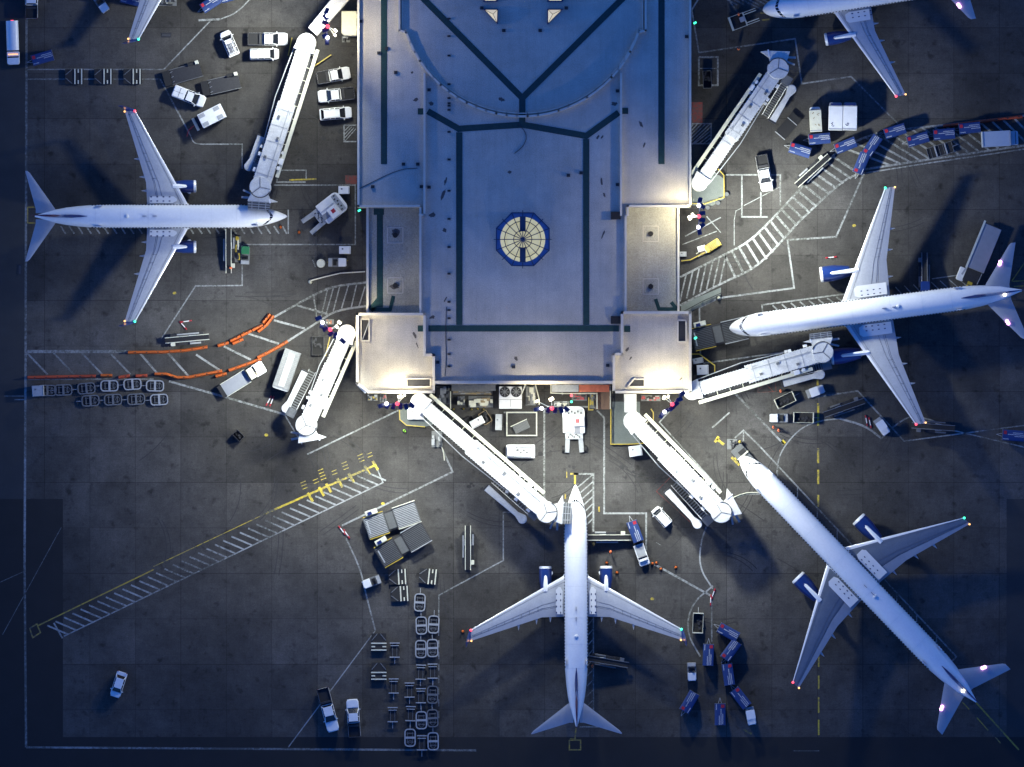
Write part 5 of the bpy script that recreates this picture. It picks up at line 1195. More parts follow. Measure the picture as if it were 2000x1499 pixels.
b = MB(); random.seed(4); [b.box((random.uniform(-1.5,1.2), random.uniform(-.6,.6), 2.66), (.35,.1,.01), random.random()*3) for _ in range(9)]; b.build('roof_scuff', M['brown'], r_)
r_ = obj_at('catering_truck', 1913, 495, ang((1936,438),(1886,560)), 'blue-grey catering truck raised to the tail of the right airliner', 'truck')
MB().box((-.9, .25, 3.2), (7.6, 2.9, 2.3)).build('cargo_box', M['boxgrey'], r_, bevel=.05); MB().box((-1.0, -1.32, 4.33), (8.2, .32, .2)).build('roof_gutter', M['cream'], r_); MB().box((0, 0, .8), (10, 2.3, .4)).build('chassis', M['dark'], r_, bevel=.05)
MB().box((4.0, .2, 2.3), (2.2, 2.5, .15)).build('loading_platform', M['dark'], r_); MB().prism(rr(3.2, 5.4, 1.2, .3, .1), .6, 2.2).build('cab', M['white'], r_, bevel=.08).location = (0, -1.5, 0)
b = MB(); b.bar((3.0,1.5,3.4), (5.0,1.4,3.4), .1, .1); b.bar((3.0,-1.2,3.6), (4.4,-1.5,3.6), .3, .15); b.build('guard_rail', M['lgrey'], r_); MB().box((5.2,.3,2.5), (.5,.8,.3)).build('dock_bumper', M['yellow'], r_)
b = MB(); b.bar((-3.5,0,1), (3,0,2.1), .15, .3); b.bar((-3.5,0,2.1), (3,0,1), .15, .3); b.build('scissor_lift', M['grey'], r_); wheels(r_, [(3.8,1.1),(3.8,-1.1),(-3,1.1),(-3,-1.1)], .48, .3)
r_ = obj_at('catering_truck', 1806, 561, R(90), 'small blue lift box touching the right airliner behind its wing', 'truck'); MB().box((0,0,1.6), (1.8,1.5,1.6)).build('cargo_box', M['navy'], r_, bevel=.05); MB().box((-1.1,.1,1.9), (.6,1.5,.2)).build('loading_platform', M['white'], r_); MB().box((0,0,.5), (2,1.4,.4)).build('chassis', M['dark'], r_)
r_ = obj_at('fuel_truck', 26, 84, R(-88), 'white tank truck with lit amber beacon bar on the road at the far left', 'truck')
MB().rings([[Vector((x, 1.0*math.cos(2*math.pi*i/16), 1.75+.72*math.sin(2*math.pi*i/16))) for i in range(16)] for x in (-3.5, -3.4, 1.2, 1.3)]).build('tank', M['white'], r_, smooth=True); MB().prism(rr(1.5, 3.6, 2.0, .35, .15), .5, 1.9).build('cab', M['white'], r_, bevel=.08)
MB().box((2.5, 0, 1.75), (.5, 1.8, .3), 0, .3).build('windshield', M['glass'], r_); b = MB(); [b.box((1.95, -.7+.28*i, 2.0), (.12, .16, .1), .4) for i in range(6)]; b.build('beacon_bar', M['em_amber'], r_); MB().box((0,0,.7), (7,1.6,.25)).build('chassis', M['dark'], r_); MB().box((-3.6, 0, 1.2), (.06, .5, .15)).build('taillight', M['em_red'], r_); wheels(r_, [(2.7,.9),(2.7,-.9),(-2.2,.9),(-2.2,-.9)], .48, .3)
r_ = obj_at('service_truck', 412, 229, ang((440,215),(384,243)), 'white service truck with checkered roof panels, left of the long bridge', 'truck')
MB().box((-.25,0,1.7), (4.2,2.4,1.9)).build('cargo_box', M['white'], r_, bevel=.06); b = MB(); [b.box((x, y, 2.67), (1.0, .65, .04)) for x, y in ((1.2,.75),(-1.4,.75),(1.2,-.75),(-1.4,-.75))]; b.build('roof_panel', M['lgrey'], r_)
MB().box((2.1,0,1.2), (.7,1.9,1.0)).build('windshield', M['glass'], r_); MB().box((2.75,0,.9), (.45,2.2,.5)).build('bumper', M['cream'], r_, bevel=.05); MB().box((0,0,.6), (5,1.8,.2)).build('chassis', M['dark'], r_); wheels(r_, [(1.7,1.0),(1.7,-1.0),(-1.5,1.0),(-1.5,-1.0)], .42, .3)
b = MB(); b.bar((2.9,0,.5), (4.2,.3,.4), .12, .1); b.bar((4.2,.3,.4), (4.9,1.1,.3), .12, .1); b.build('tow_bar', M['red'], r_)
r_ = obj_at('lounge_truck', 561, 722, ang((574,684),(548,760)), 'long white and grey ribbed-roof truck beside the orange barriers', 'truck')
MB().box((0,0,1.8), (6.4,2.75,2.2)).build('body', M['trucktop'], r_, bevel=.08); MB().box((.1,0,2.93), (5.6,1.0,.12)).build('roof_panel', M['lgrey'], r_, bevel=.02)
b = MB(); [b.box((-2.9+i*.28, s*.95, 2.93), (.06, .8, .05)) for i in range(20) for s in (1,-1)]; b.build('roof_ribs', M['grey'], r_)
MB().prism(rr(2.5, 3.5, 2.7, .3, .05), .6, 2.75).build('cab', M['lgrey'], r_, bevel=.08); b = MB(); [b.box((2.95, s*.85, 2.78), (.35, .55, .04)) for s in (1,-1)]; b.build('roof_hatch', M['black'], r_); MB().box((3.52,0,1.7), (.15,2.3,.8)).build('windshield', M['glass'], r_); wheels(r_, [(2.2,1.2),(2.2,-1.2),(-2.2,1.2),(-2.2,-1.2)], .45, .3)
r_ = obj_at('flatbed_truck', 475, 740, ang((436,768),(520,716)), 'white cab flatbed truck beside the lower orange barrier row', 'truck')
MB().box((-1.4,0,.95), (4.6,2.3,.16)).build('flatbed', M['boxgrey'], r_); b = MB(); [b.box((-1.4, s*1.15, 1.1), (4.6,.07,.15)) for s in (1,-1)]; b.build('bed_rail', M['cream'], r_); MB().box((.95,0,1.3), (.12,2.1,.9)).build('headboard', M['black'], r_)
MB().box((1.6,0,1.5), (1.0,1.9,.8)).build('cab', M['cream'], r_, bevel=.08); MB().box((2.2,0,1.5), (.35,1.8,.5), 0, .5).build('windshield', M['glass'], r_); MB().prism(rr(2.1, 4.0, 2.1, .3, .1), .5, 1.25).build('hood', M['white'], r_, bevel=.1); MB().box((-4.0,0,.8), (.7,2.2,.5)).build('tail_lift', M['black'], r_); wheels(r_, [(2.9,.95),(2.9,-.95),(-2.5,.95),(-2.5,-.95)], .45, .3)
def flatloader():
    root = bpy.data.objects.new('deck_loader', None); COL.objects.link(root)
    MB().box((.4,0,.6), (5.0,2.4,.3)).build('deck', M['dark'], root); b = MB(); [b.box((.4, s*1.2, .8), (5.2,.08,.1)) for s in (1,-1)]; b.build('side_rail', M['grey'], root)
    b = MB(); b.box((-2.8,0,.6), (1.2,2.4,.5)); b.build('engine_deck', M['black'], root, bevel=.05)
    MB().box((2.55,1.2,1.1), (.6,.6,.6)).build('operator_cab', M['cream'], root, bevel=.05); MB().box((1.6,1.2,.9), (1.2,.5,.5)).build('seat', M['black'], root, bevel=.05)
    b = MB(); [b.box((-1.9, q, .88), (.5,.05,.05), .3) for q in (-.8, 0, .8)]; b.build('stop_bar', M['lgrey'], root); wheels(root, [(2,1.05),(2,-1.05),(-2.4,1.05),(-2.4,-1.05)], .35, .25); return root
place('flatl', flatloader, 359, 145, R(16), 'dark deck loader with small cream cab, upper left of two', 'loader', 'dark deck loaders')
place('flatl', flatloader, 434, 166, R(13), 'dark deck loader with small cream cab, lower right of two', 'loader', 'dark deck loaders')
r_ = obj_at('flat_trailer', 1540, 246, ang((1521,267),(1558,224)), 'black flat trailer left of the weathered white box truck', 'trailer'); MB().box((0,0,.55), (4.3,2.0,.2)).build('deck', M['black'], r_); b = MB(); b.box((.9,0,.7), (.12,2.0,.1)); b.box((-2.15,0,.7), (.15,2.1,.12)); b.build('beam', M['lgrey'], r_); wheels(r_, [(1.5,.9),(1.5,-.9),(-1.5,.9),(-1.5,-.9)], .3, .2)
r_ = obj_at('service_truck', 1017, 882, R(180), 'compact white truck with open engine deck below the fenced pad', 'truck')
MB().prism(rr(-2.3, 2.4, 2.2, .3, .15), .4, 1.1).build('body', M['white'], r_, bevel=.08); MB().box((1.55,0,1.5), (1.3,1.6,.8)).build('cab', M['white'], r_, bevel=.08); b = MB(); b.box((-.3,.7,1.25), (3,.5,.25)); b.box((-.3,-.75,1.2), (3,.35,.2)); b.box((-2.2,0,1.2), (.3,1.5,.3)); b.build('tank', M['lgrey'], r_, bevel=.08); b = MB(); [b.box((-1+.5*i, (-1)**i*.2, 1.14), (.4,.3,.1)) for i in range(5)]; b.build('engine_deck', M['grey'], r_); wheels(r_, [(1.6,.95),(1.6,-.95),(-1.4,.95),(-1.4,-.95)], .38, .25)
r_ = obj_at('forklift', 1392, 480, ang((1368,494),(1412,466)), 'yellow forklift holding a plywood pallet beside the right mast', 'forklift')
MB().prism(rr(-1.3, 1.4, 1.3, .3, .3), .35, 1.1).build('body', M['yellow'], r_, bevel=.08); r_.rotation_euler.z += math.pi; b = MB(); [b.tube((x, y, 1.0), (x*.8, y, 2.1), .05, 6) for x in (-.8,.9) for y in (-.5,.5)]; [b.box((.1, -.5+.2*i, 2.12), (1.4,.05,.05)) for i in range(6)]; b.build('overhead_guard', M['black'], r_)
b = MB(); b.box((1.5,.35,1.1), (.12,.1,2.0)); b.box((1.5,-.35,1.1), (.12,.1,2.0)); b.box((1.5,0,2.0), (.12,1.0,.12)); b.build('mast', M['lgrey'], r_); b = MB(); b.box((2.3,.3,.4), (1.4,.14,.06)); b.box((2.3,-.3,.4), (1.4,.14,.06)); b.build('fork', M['cream'], r_); wheels(r_, [(.9,.6),(.9,-.6),(-.9,.5),(-.9,-.5)], .34, .25)
r_ = obj_at('pallet', 1374, 490, R(35), 'plywood pallet on the forks of the yellow forklift', 'pallet'); b = MB(); [b.box((-.6+.2*i,0,.52), (.16,1.2,.05)) for i in range(7)]; [b.box((0,q,.46), (1.35,.1,.08)) for q in (-.5,0,.5)]; b.build('boards', M['brown'], r_)
def gpu(l, w, h, mt='white'):
    def mk():
        root = bpy.data.objects.new('equipment_cabinet', None); COL.objects.link(root)
        MB().box((0,0,h/2+.2), (l,w,h)).build('housing', M[mt], root, bevel=.06); b = MB(); b.box((l/2-.12,0,h+.21), (.05,w*.9,.03)); b.box((-l*.2,w*.15,h+.21), (.25,.25,.04)); b.build('lid_seam', M['grey'], root)
        b = MB(); [b.box((x,y,.12), (.25,.2,.24)) for x in (-l*.35,l*.35) for y in (-w*.4,w*.4)]; b.build('foot', M['black'], root); return root
    return mk
for x, y, a, l, w, h, mt, lb in [(672,372,0,1.8,1.25,1.2,'white','white cabinet by the left wall above the tow tractor'), (674,489,0,1.9,1.25,1.2,'white','white cabinet by the left wall above the tank trailer'),
  (1241,881,8,2.1,1.7,1.5,'white','white square cabinet at the yellow pad corner beside the bridge'), (75,764,3,1.9,1.75,1.4,'lgrey','pale square cabinet at the left end of the dolly row'),
  (932,825,-62,1.3,2.3,1.3,'white','white narrow skip beside the diagonal bridge'), (974,825,-2,1.1,2.6,1.3,'lgrey','grey upright skip between the white skip and the fenced pad'),
  (1370,505-19,15,1.3,.9,.8,'white','small white box left of the forklift pallet'), (1334,497,0,1.1,.8,.8,'lgrey','small grey box against the right wall'), (1372,723,2,1.9,1.6,2.0,'white','white equipment room beside the right bridge rotunda'),
  (812,808,0,2.6,1.9,2.6,'white','white equipment room under the start of the diagonal bridge'), (1363,705,10,1.7,.9,1.0,'lgrey','cluttered pale bench against the lower right wall')]:
    place(('gpu', l, w, h, mt), gpu(l, w, h, mt), x, y, R(a), lb, 'cabinet', 'small equipment cabinets')
def skip(l, w, mt='dark'):
    def mk():
        root = bpy.data.objects.new('skip', None); COL.objects.link(root); b = MB()
        for s in (1,-1): b.box((0,s*w/2,.7), (l,.08,1.1)); b.box((s*l/2,0,.7), (.08,w,1.1))
        b.build('side', M[mt], root); MB().box((0,0,.3), (l-.1,w-.1,.1)).build('floor', M['black'], root); b = MB(); random.seed(3); [b.box((random.uniform(-l*.35,l*.35), random.uniform(-w*.35,w*.35), .9), (.5,.3,.3), random.random()*3) for _ in range(6)]; b.build('rubbish', M['dark'], root); return root
    return mk
for x, y, a, l, w, mt, lb in [(621,676,0,1.9,3.0,'dark','black open skip beside the lower left bridge'), (917,829,25,1.9,2.1,'dark','black skip next to the white one, by the diagonal bridge'), (948,816,-58,2.0,1.4,'brown','brown skip between the white and grey skips'), (466,851,-45,1.6,1.1,'dark','small dark skip alone on the left apron'), (1381,156,2,1.3,2.8,'ribs','grey ribbed skip beside the painted rectangle at upper right')]:
    place(('skip', l, w, mt), skip(l, w, mt), x, y, R(a), lb, 'skip', 'open skips')
r_ = obj_at('ribbed_ramp', 1018, 834, R(25), 'grey ribbed ramp plate inside the white fenced pad', 'ramp'); MB().box((0,0,.4), (2.6,1.4,.5)).build('plate', M['ribs'], r_); MB().box((-.1,.75,.75), (2.9,.12,.1)).build('rail', M['cream'], r_); b = MB(); [b.box((-1.2+.2*i,0,.67), (.06,1.3,.04)) for i in range(13)]; b.build('ribs', M['grey'], r_)
r_ = obj_at('cooling_unit', 997, 777, 0, 'white cooling unit with two round fans against the south wall', 'cooling unit')
MB().box((0,0,1.4), (3.7,3.6,2.4)).build('housing', M['white'], r_, bevel=.06)
for s in (-.92, .92):
    b = MB(); b.tube((s,.92,2.55), (s,.92,2.72), .86, 22); f_ = b.build('fan_shroud', M['black'], r_); b = MB(); [b.box((s,.92,2.76), (1.5,.13,.04), R(i*45)) for i in range(4)]; b.tube((s,.92,2.7), (s,.92,2.8), .18, 12); b.build('fan_blade', M['grey'], f_)
b = MB(); b.box((0,-.3,2.64), (3.6,.06,.06)); b.box((0,-.9,2.62), (.06,1.2,.04)); b.build('panel_seam', M['grey'], r_); b = MB(); b.tube((1.5,0,2.2), (2.4,2.0,3.2), .13, 8); b.tube((2.4,2.0,3.2), (2.6,3.2,6), .13, 8); b.build('pipe', M['cream'], r_)
# plant clutter along the south wall
def clutter(name, label, cat, x0, y0, x1, y1, n, seed, mats, h=1.2):
    random.seed(seed); cx_, cy_ = (x0+x1)/2, (y0+y1)/2; r_ = obj_at(name, cx_, cy_, 0, label, cat)
    w_, d_ = (x1-x0)/PX, (y1-y0)/PX
    MB().box((0,0,.12), (w_,d_,.24)).build('base', M['grey'], r_)
    for k, mt in enumerate(mats):
        b = MB()
        for _ in range(n):
            sx, sy = random.uniform(.1,.3)*w_, random.uniform(.12,.4)*d_
            b.box((random.uniform(-.5,.5)*(w_-sx), random.uniform(-.5,.5)*(d_-sy), .24+.06*k+h/2*random.uniform(.5,1)), (sx,sy,h*random.uniform(.4,1)))
        b.build_each(['pump','pipe','duct'][k % 3], M[mt], r_)
    return r_
clutter('machinery_rack', 'cream and brown machinery in the fenced yard by the south wall', 'machinery', 915, 774, 963, 796, 7, 1, ('cream','cream','brown'))
clutter('machinery_rack', 'dark compressor left of the cream machinery in the south yard', 'machinery', 893, 774, 908, 792, 5, 14, ('dark','grey','cream'))
clutter('pipe_rack', 'ribbed radiator bank under the left dock canopy', 'machinery', 884, 764, 962, 771, 9, 15, ('lgrey','brown','grey'), .9)
clutter('pipe_rack', 'row of small tanks under the middle dock canopy', 'machinery', 1082, 784, 1112, 794, 6, 16, ('lgrey','cream','dark'), .8)
clutter('pump_rack', 'small pump bench right of the pale dock fence', 'machinery', 1152, 770, 1163, 798, 6, 17, ('dark','yellow','grey'), .8)
clutter('pump_rack', 'pumps and hoses between the white lamps and the corner block', 'machinery', 718, 771, 738, 783, 5, 18, ('lgrey','yellow','dark'), .7)
clutter('pump_rack', 'low pumps under the lower right corner block', 'machinery', 1252, 772, 1290, 784, 6, 19, ('dark','lgrey','red'), .8)
clutter('pipe_rack', 'dark pipework right of the cooling unit', 'machinery', 1026, 755, 1046, 792, 6, 2, ('dark','cream','grey'))
clutter('pump_rack', 'cluttered pumps at the left end of the south yard', 'machinery', 852, 754, 878, 790, 5, 3, ('grey','lgrey','dark'), .8)
clutter('red_cabinet', 'dark red cabinet rack by the dock with the orange canopy', 'machinery', 1116, 770, 1146, 783, 3, 4, ('red','red','dark'), 1.0)
clutter('red_cabinet', 'dark red cabinet under the corner block by the mast', 'machinery', 742, 771, 755, 786, 3, 5, ('red','dark','dark'), .9)
clutter('pallet_stack', 'grey pallets and ladders above the cropped cart at the top', 'pallets', 300, -10, 345, 12, 6, 6, ('lgrey','dark','grey'), 1.1)
clutter('service_stand', 'small black equipment below the annex roof', 'machinery', 668, 72, 684, 83, 3, 8, ('dark','black','lgrey'), .8)
clutter('hose_cart', 'dark hose cart with yellow parts right of the left belt loader', 'machinery', 458, 462, 471, 512, 5, 9, ('cream','dark','yellow'), .9)
clutter('gate_equipment', 'dark ground equipment touching the diagonal airliner nose', 'machinery', 1420, 858, 1440, 878, 4, 10, ('dark','black','grey'), .8)
clutter('stair_unit', 'grey folded steps beside the diagonal bridge', 'steps', 843, 842, 864, 874, 6, 11, ('grey','lgrey','grey'), .8)
clutter('parts_bench', 'small orange and cream bench beside the left mast', 'machinery', 636, 624, 652, 634, 3, 12, ('orange','cream','brown'), .8)
r_ = obj_at('scissor_stand', 1449, 40, ang((1424,44),(1478,24)), 'open frame maintenance stand in front of the top right airliner', 'stand')
b = MB(); b.box((-1.9,0,1.0), (.35,2.3,.15)); [b.box((-.7, s*1.1, 1.0), (2.4,.08,.08)) for s in (1,-1)]; [b.box((1.6, s*1.05, .9), (2.2,.1,.1)) for s in (1,-1)]; [b.box((1.6, s*.7, .9), (2.2,.14,.1)) for s in (1,-1)]; b.box((.5,0,.95), (.2,2.3,.15)); b.build('frame', M['cream'], r_); MB().box((-.3,0,.5), (3.4,1.9,.2)).build('deck', M['black'], r_); MB().box((.1,.1,.9), (.9,.8,.4)).build('console', M['lgrey'], r_); wheels(r_, [(1.5,.9),(1.5,-.9),(-1.5,.9),(-1.5,-.9)], .3, .2)
r_ = obj_at('tow_tractor', 1452, 892, ang((1432,868),(1458,898)), 'dark pushback tug with yellow parts at the nose of the diagonal airliner', 'tractor')
MB().prism(rr(-2.0,1.6,2.2,.2,.2), .35, 1.1).build('body', M['ribs'], r_, bevel=.08); MB().box((-.2,0,1.3), (.25,2.2,.2)).build('crossbar', M['cream'], r_); b = MB(); b.box((-.7,.3,1.2), (.8,1.2,.3)); b.build('seat', M['black'], r_); MB().box((-.6,-1.2,.9), (.4,.3,.2)).build('step', M['yellow'], r_); wheels(r_, [(1.1,1.0),(1.1,-1.0),(-1.3,1.0),(-1.3,-1.0)], .4, .3)

# ------------------------------------------------------------------ barriers
def barrier(mt):
    def mk():
        root = bpy.data.objects.new('traffic_barrier', None); COL.objects.link(root)
        b = MB(); prof = [(-.26,.02),(.26,.02),(.24,.25),(.12,.45),(.09,.85),(-.09,.85),(-.12,.45),(-.24,.25)]
        b.rings([[Vector((x, y, z)) for y, z in prof] for x in (-.93, .93)]); b.build('shell', M[mt], root, bevel=.03)
        b = MB(); b.box((.3,0,.86), (.18,.14,.06)); b.box((-.93,0,.5), (.05,.12,.5)); b.build('filler_cap', M['dark'], root); return root
    return mk
M['orange_dim'] = mat('faded_red_orange', (.42,.06,.02), .6, 0, .25, 4)
def barriers(pts, label, key='orange', step=22.5, start=0):
    Ls = sum(math.hypot(pts[i+1][0]-pts[i][0], pts[i+1][1]-pts[i][1]) for i in range(len(pts)-1)); n = max(1, round(Ls/step))
    for i in range(n):
        a = interp(pts, i/n); c = interp(pts, (i+1)/n)
        place(('bar', key), barrier(key), (a[0]+c[0])/2, (a[1]+c[1])/2, ang(a, c), ORD[start+i]+' '+('reddish' if key != 'orange' else 'orange')+' barrier from the left '+label, 'barrier', 'orange plastic traffic barriers')
barriers([(250,689),(320,688),(360,685),(405,678)], 'in the upper row above the hatched road')
barriers([(424,676),(448,669)], 'in the short gap pair of the upper row', start=0)
barriers([(449,667),(472,655),(514,635)], 'in the rising part of the upper row')
barriers([(453,672),(476,662)], 'doubled below the rising upper row')
barriers([(513,632),(528,613)], 'of the top end pair, inner side'); barriers([(504,648),(518,638),(534,617)], 'of the top end group, outer side')
barriers([(54,738),(187,735)], 'in the lower row starting at the edge line', 'orange_dim')
barriers([(197,734),(219,734)], 'standing alone after the first gap of the lower row'); barriers([(231,738),(254,734)], 'standing alone after the second gap of the lower row', 'orange_dim'); barriers([(265,735),(288,734)], 'standing alone after the third gap of the lower row', 'orange_dim')
barriers([(302,731),(324,731),(338,738),(366,738),(434,725)], 'in the wavy middle of the lower row'); barriers([(421,736),(443,730)], 'doubled below the wavy middle of the lower row')
barriers([(447,724),(480,713),(510,701)], 'in the climbing part of the lower row'); barriers([(503,699),(530,686),(562,667)], 'at the right end of the lower row')
barriers([(1842,247),(1997,228)], 'in the row at the upper right edge', 'orange_dim')

# ------------------------------------------------------------------ fences, rails, bollards
def rail(pts, label, mt='yellow', h=1.0, cat='railing', closed=False):
    cx_ = sum(p[0] for p in pts)/len(pts); cy_ = sum(p[1] for p in pts)/len(pts)
    r_ = obj_at('guard_rail', cx_, cy_, 0, label, cat, 'guard rails')
    if closed: pts = pts+[pts[0]]
    b = MB(); c = MB()
    for p0, p1 in zip(pts, pts[1:]):
        for z in (h, h*.5): b.bar(P(*p0, z), P(*p1, z), .16 if z == h else .08, .08)
        n = max(1, int(math.hypot(p1[0]-p0[0], p1[1]-p0[1])/16))
        for i in range(n+1): q = interp([p0, p1], i/n); c.tube(P(*q), P(*q, h+.02), .11, 8)
    b.build('rail', M[mt], r_, world=True); c.build('post', M[mt], r_, world=True)
rail([(1352,398),(1376,399),(1414,386),(1414,343),(1403,331)], 'bent yellow railing around the upper right bridge rotunda pad')
rail([(1332,510),(1348,508),(1408,478)], 'yellow railing below the forklift at the right wall')
rail([(1193,800),(1193,868),(1228,868),(1258,866)], 'yellow railing around the grey pad left of the undocked bridge')
rail([(780,800),(781,820),(794,831),(829,834)], 'yellow railing around the white equipment room')
rail([(1272,800),(1276,806),(1276,828)], 'short upright yellow railing right of the undocked bridge')
rail([(1352,692),(1366,692),(1390,710),(1396,714),(1396,728)], 'yellow railing beside the right gate bridge rotunda')
rail([(570,75),(563,108)], 'thin yellow railing left of the long left bridge top'); rail([(646,108),(612,131)], 'slanted yellow railing right of the long left bridge'); rail([(646,652),(636,695)], 'thin yellow railing beside the lower left bridge rotunda')
rail([(1150,778),(1150,801),(1158,801)], 'yellow railing at the dock right of the dark red cabinet')
rail([(990,806),(1048,806),(1048,851),(990,851)], 'pale fence around the ribbed ramp plate', 'cream', .9, 'fence', True)
rail([(880,766),(880,798)], 'pale fence at the left of the machinery yard', 'cream', 1.4, 'fence'); rail([(1046,753),(1053,780),(1053,790)], 'pale fence right of the dark pipework', 'cream', 1.4, 'fence'); rail([(1076,753),(1076,768),(1100,769),(1166,769),(1166,798)], 'pale fence in front of the dock canopies', 'cream', 1.4, 'fence'); rail([(1192,755),(1192,798)], 'pale fence left of the lower right block', 'cream', 1.4, 'fence')
rail([(605,549),(635,541),(665,534),(712,531)], 'curved pale wall above the near hatched road at left', 'parapet', .5, 'kerb'); rail([(1408,573),(1372,589),(1333,610)], 'low dark rail below the hatched road at the right wall', 'dark', .8, 'railing')
def cone_like(name, mt, r0, h):
    def mk():
        root = bpy.data.objects.new(name, None); COL.objects.link(root); MB().box((0,0,.03), (r0*2.4,r0*2.4,.06)).build('base', M['black'], root); MB().tube((0,0,.05), (0,0,h), r0, 12, r0*.3).build('shell', M[mt], root); return root
    return mk
for i, (x, y, lb) in enumerate([(1185,1100,'small orange cone in front of the bottom airliner right engine'), (1205,1119,'small orange cone right of the bottom airliner engine'), (548,444,'orange cone on the hatching near the left airliner nose'), (584,454,'orange cone in front of the tow tractor fork at left'), (1320,1081+28,'orange cone at the end of the line below the pickup tug'), (1274,1101,'orange cone beside the pickup tug'), (1282,1100,'second orange cone beside the pickup tug, further right'), (1291,1112,'orange cone on the faint line right of the pickup tug'), (904,1234,'dark red cone left of the bottom airliner wing tip')]):
    place('cone', cone_like('traffic_cone', 'orange', .24, .7), x, y, 0, lb, 'cone', 'orange traffic cones')
for x, y in [(886,800),(905,799),(921,800),(933,799),(945,800)]:
    place('boll', cone_like('bollard', 'yellow', .16, 1.0), x, y, 0, 'short yellow bollard in the row below the machinery yard', 'bollard', 'yellow bollards below the yard')
place('bigboll', cone_like('marker_post', 'cream', .34, 1.1), 1404, 583, 0, 'round cream marker post at the end of the low dark rail', 'post'); place('bigboll', None, 606, 551, 0, 'round cream marker post at the end of the curved pale wall', 'post')
def tyre():
    root = bpy.data.objects.new('rubber_bin', None); COL.objects.link(root); MB().tube((0,0,0), (0,0,.8), .38, 14, .42).build('shell', M['black'], root); MB().tube((0,0,.8), (0,0,.84), .36, 14).build('lid', M['ribs'], root); return root
place('bin', tyre, 1419, 380, 0, 'round black bin outside the bent yellow railing', 'bin'); place('bin', tyre, 1382, 406, 0, 'round black bin under the slanted yellow railing', 'bin'); place('bin', tyre, 1402, 397, 0, 'black bin between the round bins and the yellow railing', 'bin')
def stick():
    root = bpy.data.objects.new('boundary_pole', None); COL.objects.link(root); L = 1.7; MB().bar((-L/2,0,.12), (L/2,0,.12), .14, .14).build('pole', M['white'], root); b = MB(); b.bar((-L/2-.05,0,.12), (-L/2+.4,0,.12), .2, .18); b.bar((L/2+.05,0,.12), (L/2-.4,0,.12), .2, .18); b.build('red_end', M['red'], root); return root
for x, y, a, lb in [(1623,503,6,'red and white pole lying above the right airliner engine'), (1603,538,-80,'red and white pole lying before the right airliner engine'), (364,628,8,'red and white pole above the upper belt loader, topmost'), (358,636,-50,'red and white pole slanting above the upper belt loader'), (525,783,62,'left one of two red and white poles below the ribbed truck'), (531,784,68,'right one of two red and white poles below the ribbed truck'),
  (668,1036,-52,'left red and white pole at the corner of the long white line'), (677,1043,-55,'right red and white pole at the corner of the long white line'), (1692,822,-80,'left one of two red and white poles by the small curved line'), (1699,826,-78,'right one of two red and white poles by the small curved line'), (1388,1172,88,'red and white pole at the top of the thin vertical line'), (1393,1160,70,'shorter looking pole crossing above the thin vertical line')]:
    place('stick', stick, x, y, R(a), lb, 'pole', 'red and white marker poles lying on the apron')
def chock():
    root = bpy.data.objects.new('service_pit', None); COL.objects.link(root); MB().box((0,0,.02), (1.6,.8,.05)).build('cover', M['dark'], root, bevel=.01); MB().box((0,0,.05), (1.3,.06,.02)).build('handle', M['grey'], root); return root
place('pit', chock, 325, 69, 0, 'dark rectangular service pit cover on the upper left apron', 'cover'); place('pit', chock, 39, 527, R(90), 'dark rectangular service pit cover on the far left road', 'cover')
def sig(): 
    root = bpy.data.objects.new('guide_light', None); COL.objects.link(root); MB().bar((0,0,0), (0,0.01,5.5), .12, .12).build('post', M['dark'], root); MB().box((0,0,5.7), (.5,.3,.3), R(30)).build('lamp', M['em_green'], root, bevel=.04); return root
for x, y, lb in [(1356,48,'green lit guide lamp at the upper right wall'), (703,413,'green lit guide lamp at the left wall above the recessed roof'), (1357,661,'green lit guide lamp at the lower right wall')]: place('sig', sig, x, y, 0, lb, 'lamp', 'green guide lamps on the terminal wall')
r_ = obj_at('signal_lamp', 1116, 779, 0, 'red over green signal lamps by the dark red cabinet', 'lamp'); MB().bar((0,.5,1.5), (0,-.6,1.5), .1, .1).build('bracket', M['dark'], r_); MB().ball((0,.5,1.7), .24).build('lamp', M['em_red'], r_); MB().ball((0,-.5,1.7), .22).build('lamp', M['em_green'], r_); MB().bar((0,0,0), (0,.01,1.5), .1, .1).build('post', M['dark'], r_)
# hoses
def hose(pts, label, mt='cream'):
    r_ = obj_at('ground_cable', *pts[0], 0, label, 'cable'); s_ = smooth(pts, 3); b = MB()
    for a, c in zip(s_, s_[1:]): b.tube(P(*a, .12), P(*c, .12), .09, 6)
    b.build('cable', M[mt], r_, world=True)
hose([(868,900),(866,880),(860,868)], 'short pale cable hanging from the grey folded steps')
hose([(1432,972),(1455,963),(1480,962),(1494,966)], 'curved pale hose from the undocked bridge to the diagonal airliner', 'cream')

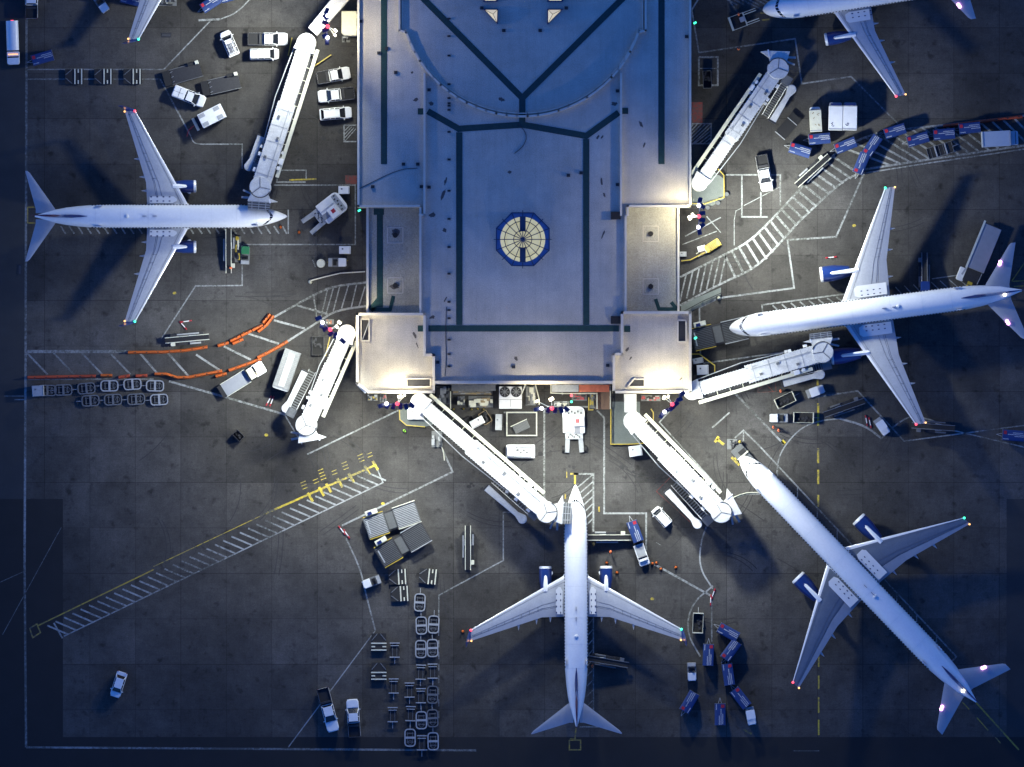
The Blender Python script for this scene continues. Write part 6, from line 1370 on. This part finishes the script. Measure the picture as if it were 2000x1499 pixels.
# ------------------------------------------------------------------ people
def person(vest='hivis', pose=0):
    def mk():
        root = bpy.data.objects.new('person', None); COL.objects.link(root)
        Vs = []; Es = []; Rs = []
        def v(x, y, z, r, p=None):
            Vs.append((x, y, z)); Rs.append(r)
            if p is not None: Es.append((p, len(Vs)-1))
            return len(Vs)-1
        st = .28 if pose == 0 else .1
        hip = v(0,0,.95,.15); ch = v(.02,0,1.25,.17, hip); nk = v(.03,0,1.5,.07, ch); hd = v(.05,0,1.62,.10, nk); v(.05,0,1.72,.095, hd)
        for s, f in ((1, st), (-1, -st)):
            h2 = v(0, s*.11, .88, .11, hip); kn = v(f*.6+.04, s*.12, .5, .075, h2); an = v(f*.8-.04, s*.12, .1, .05, kn); v(f*.8+.14, s*.13, .05, .045, an)
            sh = v(.02, s*.2, 1.42, .075, ch); el = v(-f*.6, s*.27, 1.14, .055, sh); wr = v(-f*.5+.18, s*.26, .95, .038, el); v(-f*.5+.27, s*.25, .90, .035, wr)
        me = bpy.data.meshes.new('body'); me.from_pydata(Vs, Es, []); o = bpy.data.objects.new('body', me); COL.objects.link(o)
        md = o.modifiers.new('skin', 'SKIN'); 
        for i, sv in enumerate(me.skin_vertices[0].data): sv.radius = (Rs[i], Rs[i]); sv.use_root = (i == 0)
        sb = o.modifiers.new('sub', 'SUBSURF'); sb.levels = 1; sb.render_levels = 1
        dg = bpy.context.evaluated_depsgraph_get(); dg.update(); m2 = bpy.data.meshes.new_from_object(o.evaluated_get(dg)); o.modifiers.clear(); o.data = m2; m2.materials.clear(); m2.materials.append(M['cloth']); o.parent = root
        for p_ in m2.polygons: p_.use_smooth = True
        MB().rings([[Vector((.02+w_*.75*math.cos(2*math.pi*i/14), w_*math.sin(2*math.pi*i/14), z)) for i in range(14)] for z, w_ in ((.95,.22),(1.15,.23),(1.35,.26),(1.47,.24),(1.53,.11))]).build('vest', M[vest], root, smooth=True)
        MB().ball((.05,0,1.68), .125, 10, 1.1).build('helmet', M[vest if pose else 'hair'], root, smooth=True)
        return root
    return mk
for k, po, x, y, a, lb in [('hivis',1,1442,29,0,'worker in orange vest standing at the frame stand, top right'), ('hivis',0,1442,97,90,'worker in orange vest walking on the line left of the upper bridge'), ('hivis',1,451,524,90,'worker in orange vest below the left belt loader'), ('hivis',0,1524,764,0,'worker in orange vest leaning at the trailer under the right bridge'),
  ('hivis',0,1510,835,45,'worker in orange left of another, below the white tug'), ('hivis',0,1520,841,20,'worker in orange right of another, below the white tug'), ('hivis',1,1192,1078,0,'worker in orange vest below the forward belt loader'), ('yellow',0,1159,1062,0,'worker in yellow vest at the forward hold of the bottom airliner'), ('hivis',0,1157,1301,0,'worker in red vest at the rear hold of the bottom airliner'),
  ('lime',0,790,842,60,'worker in lime vest walking below the white equipment room'), ('yellow',1,1444,863,0,'worker in yellow near the dark pushback tug'), ('yellow',1,1888,559,0,'worker in yellow on the lift at the right airliner tail'), ('yellow',0,1584,772,0,'worker in yellow beside the tug under the right bridge')]:
    pr = place(('person', k, po), person(k, po), x, y, R(a), lb, 'person', 'ramp workers')
    if (x, y) == (1888,559): pr.location = P(x, y, 2.38)
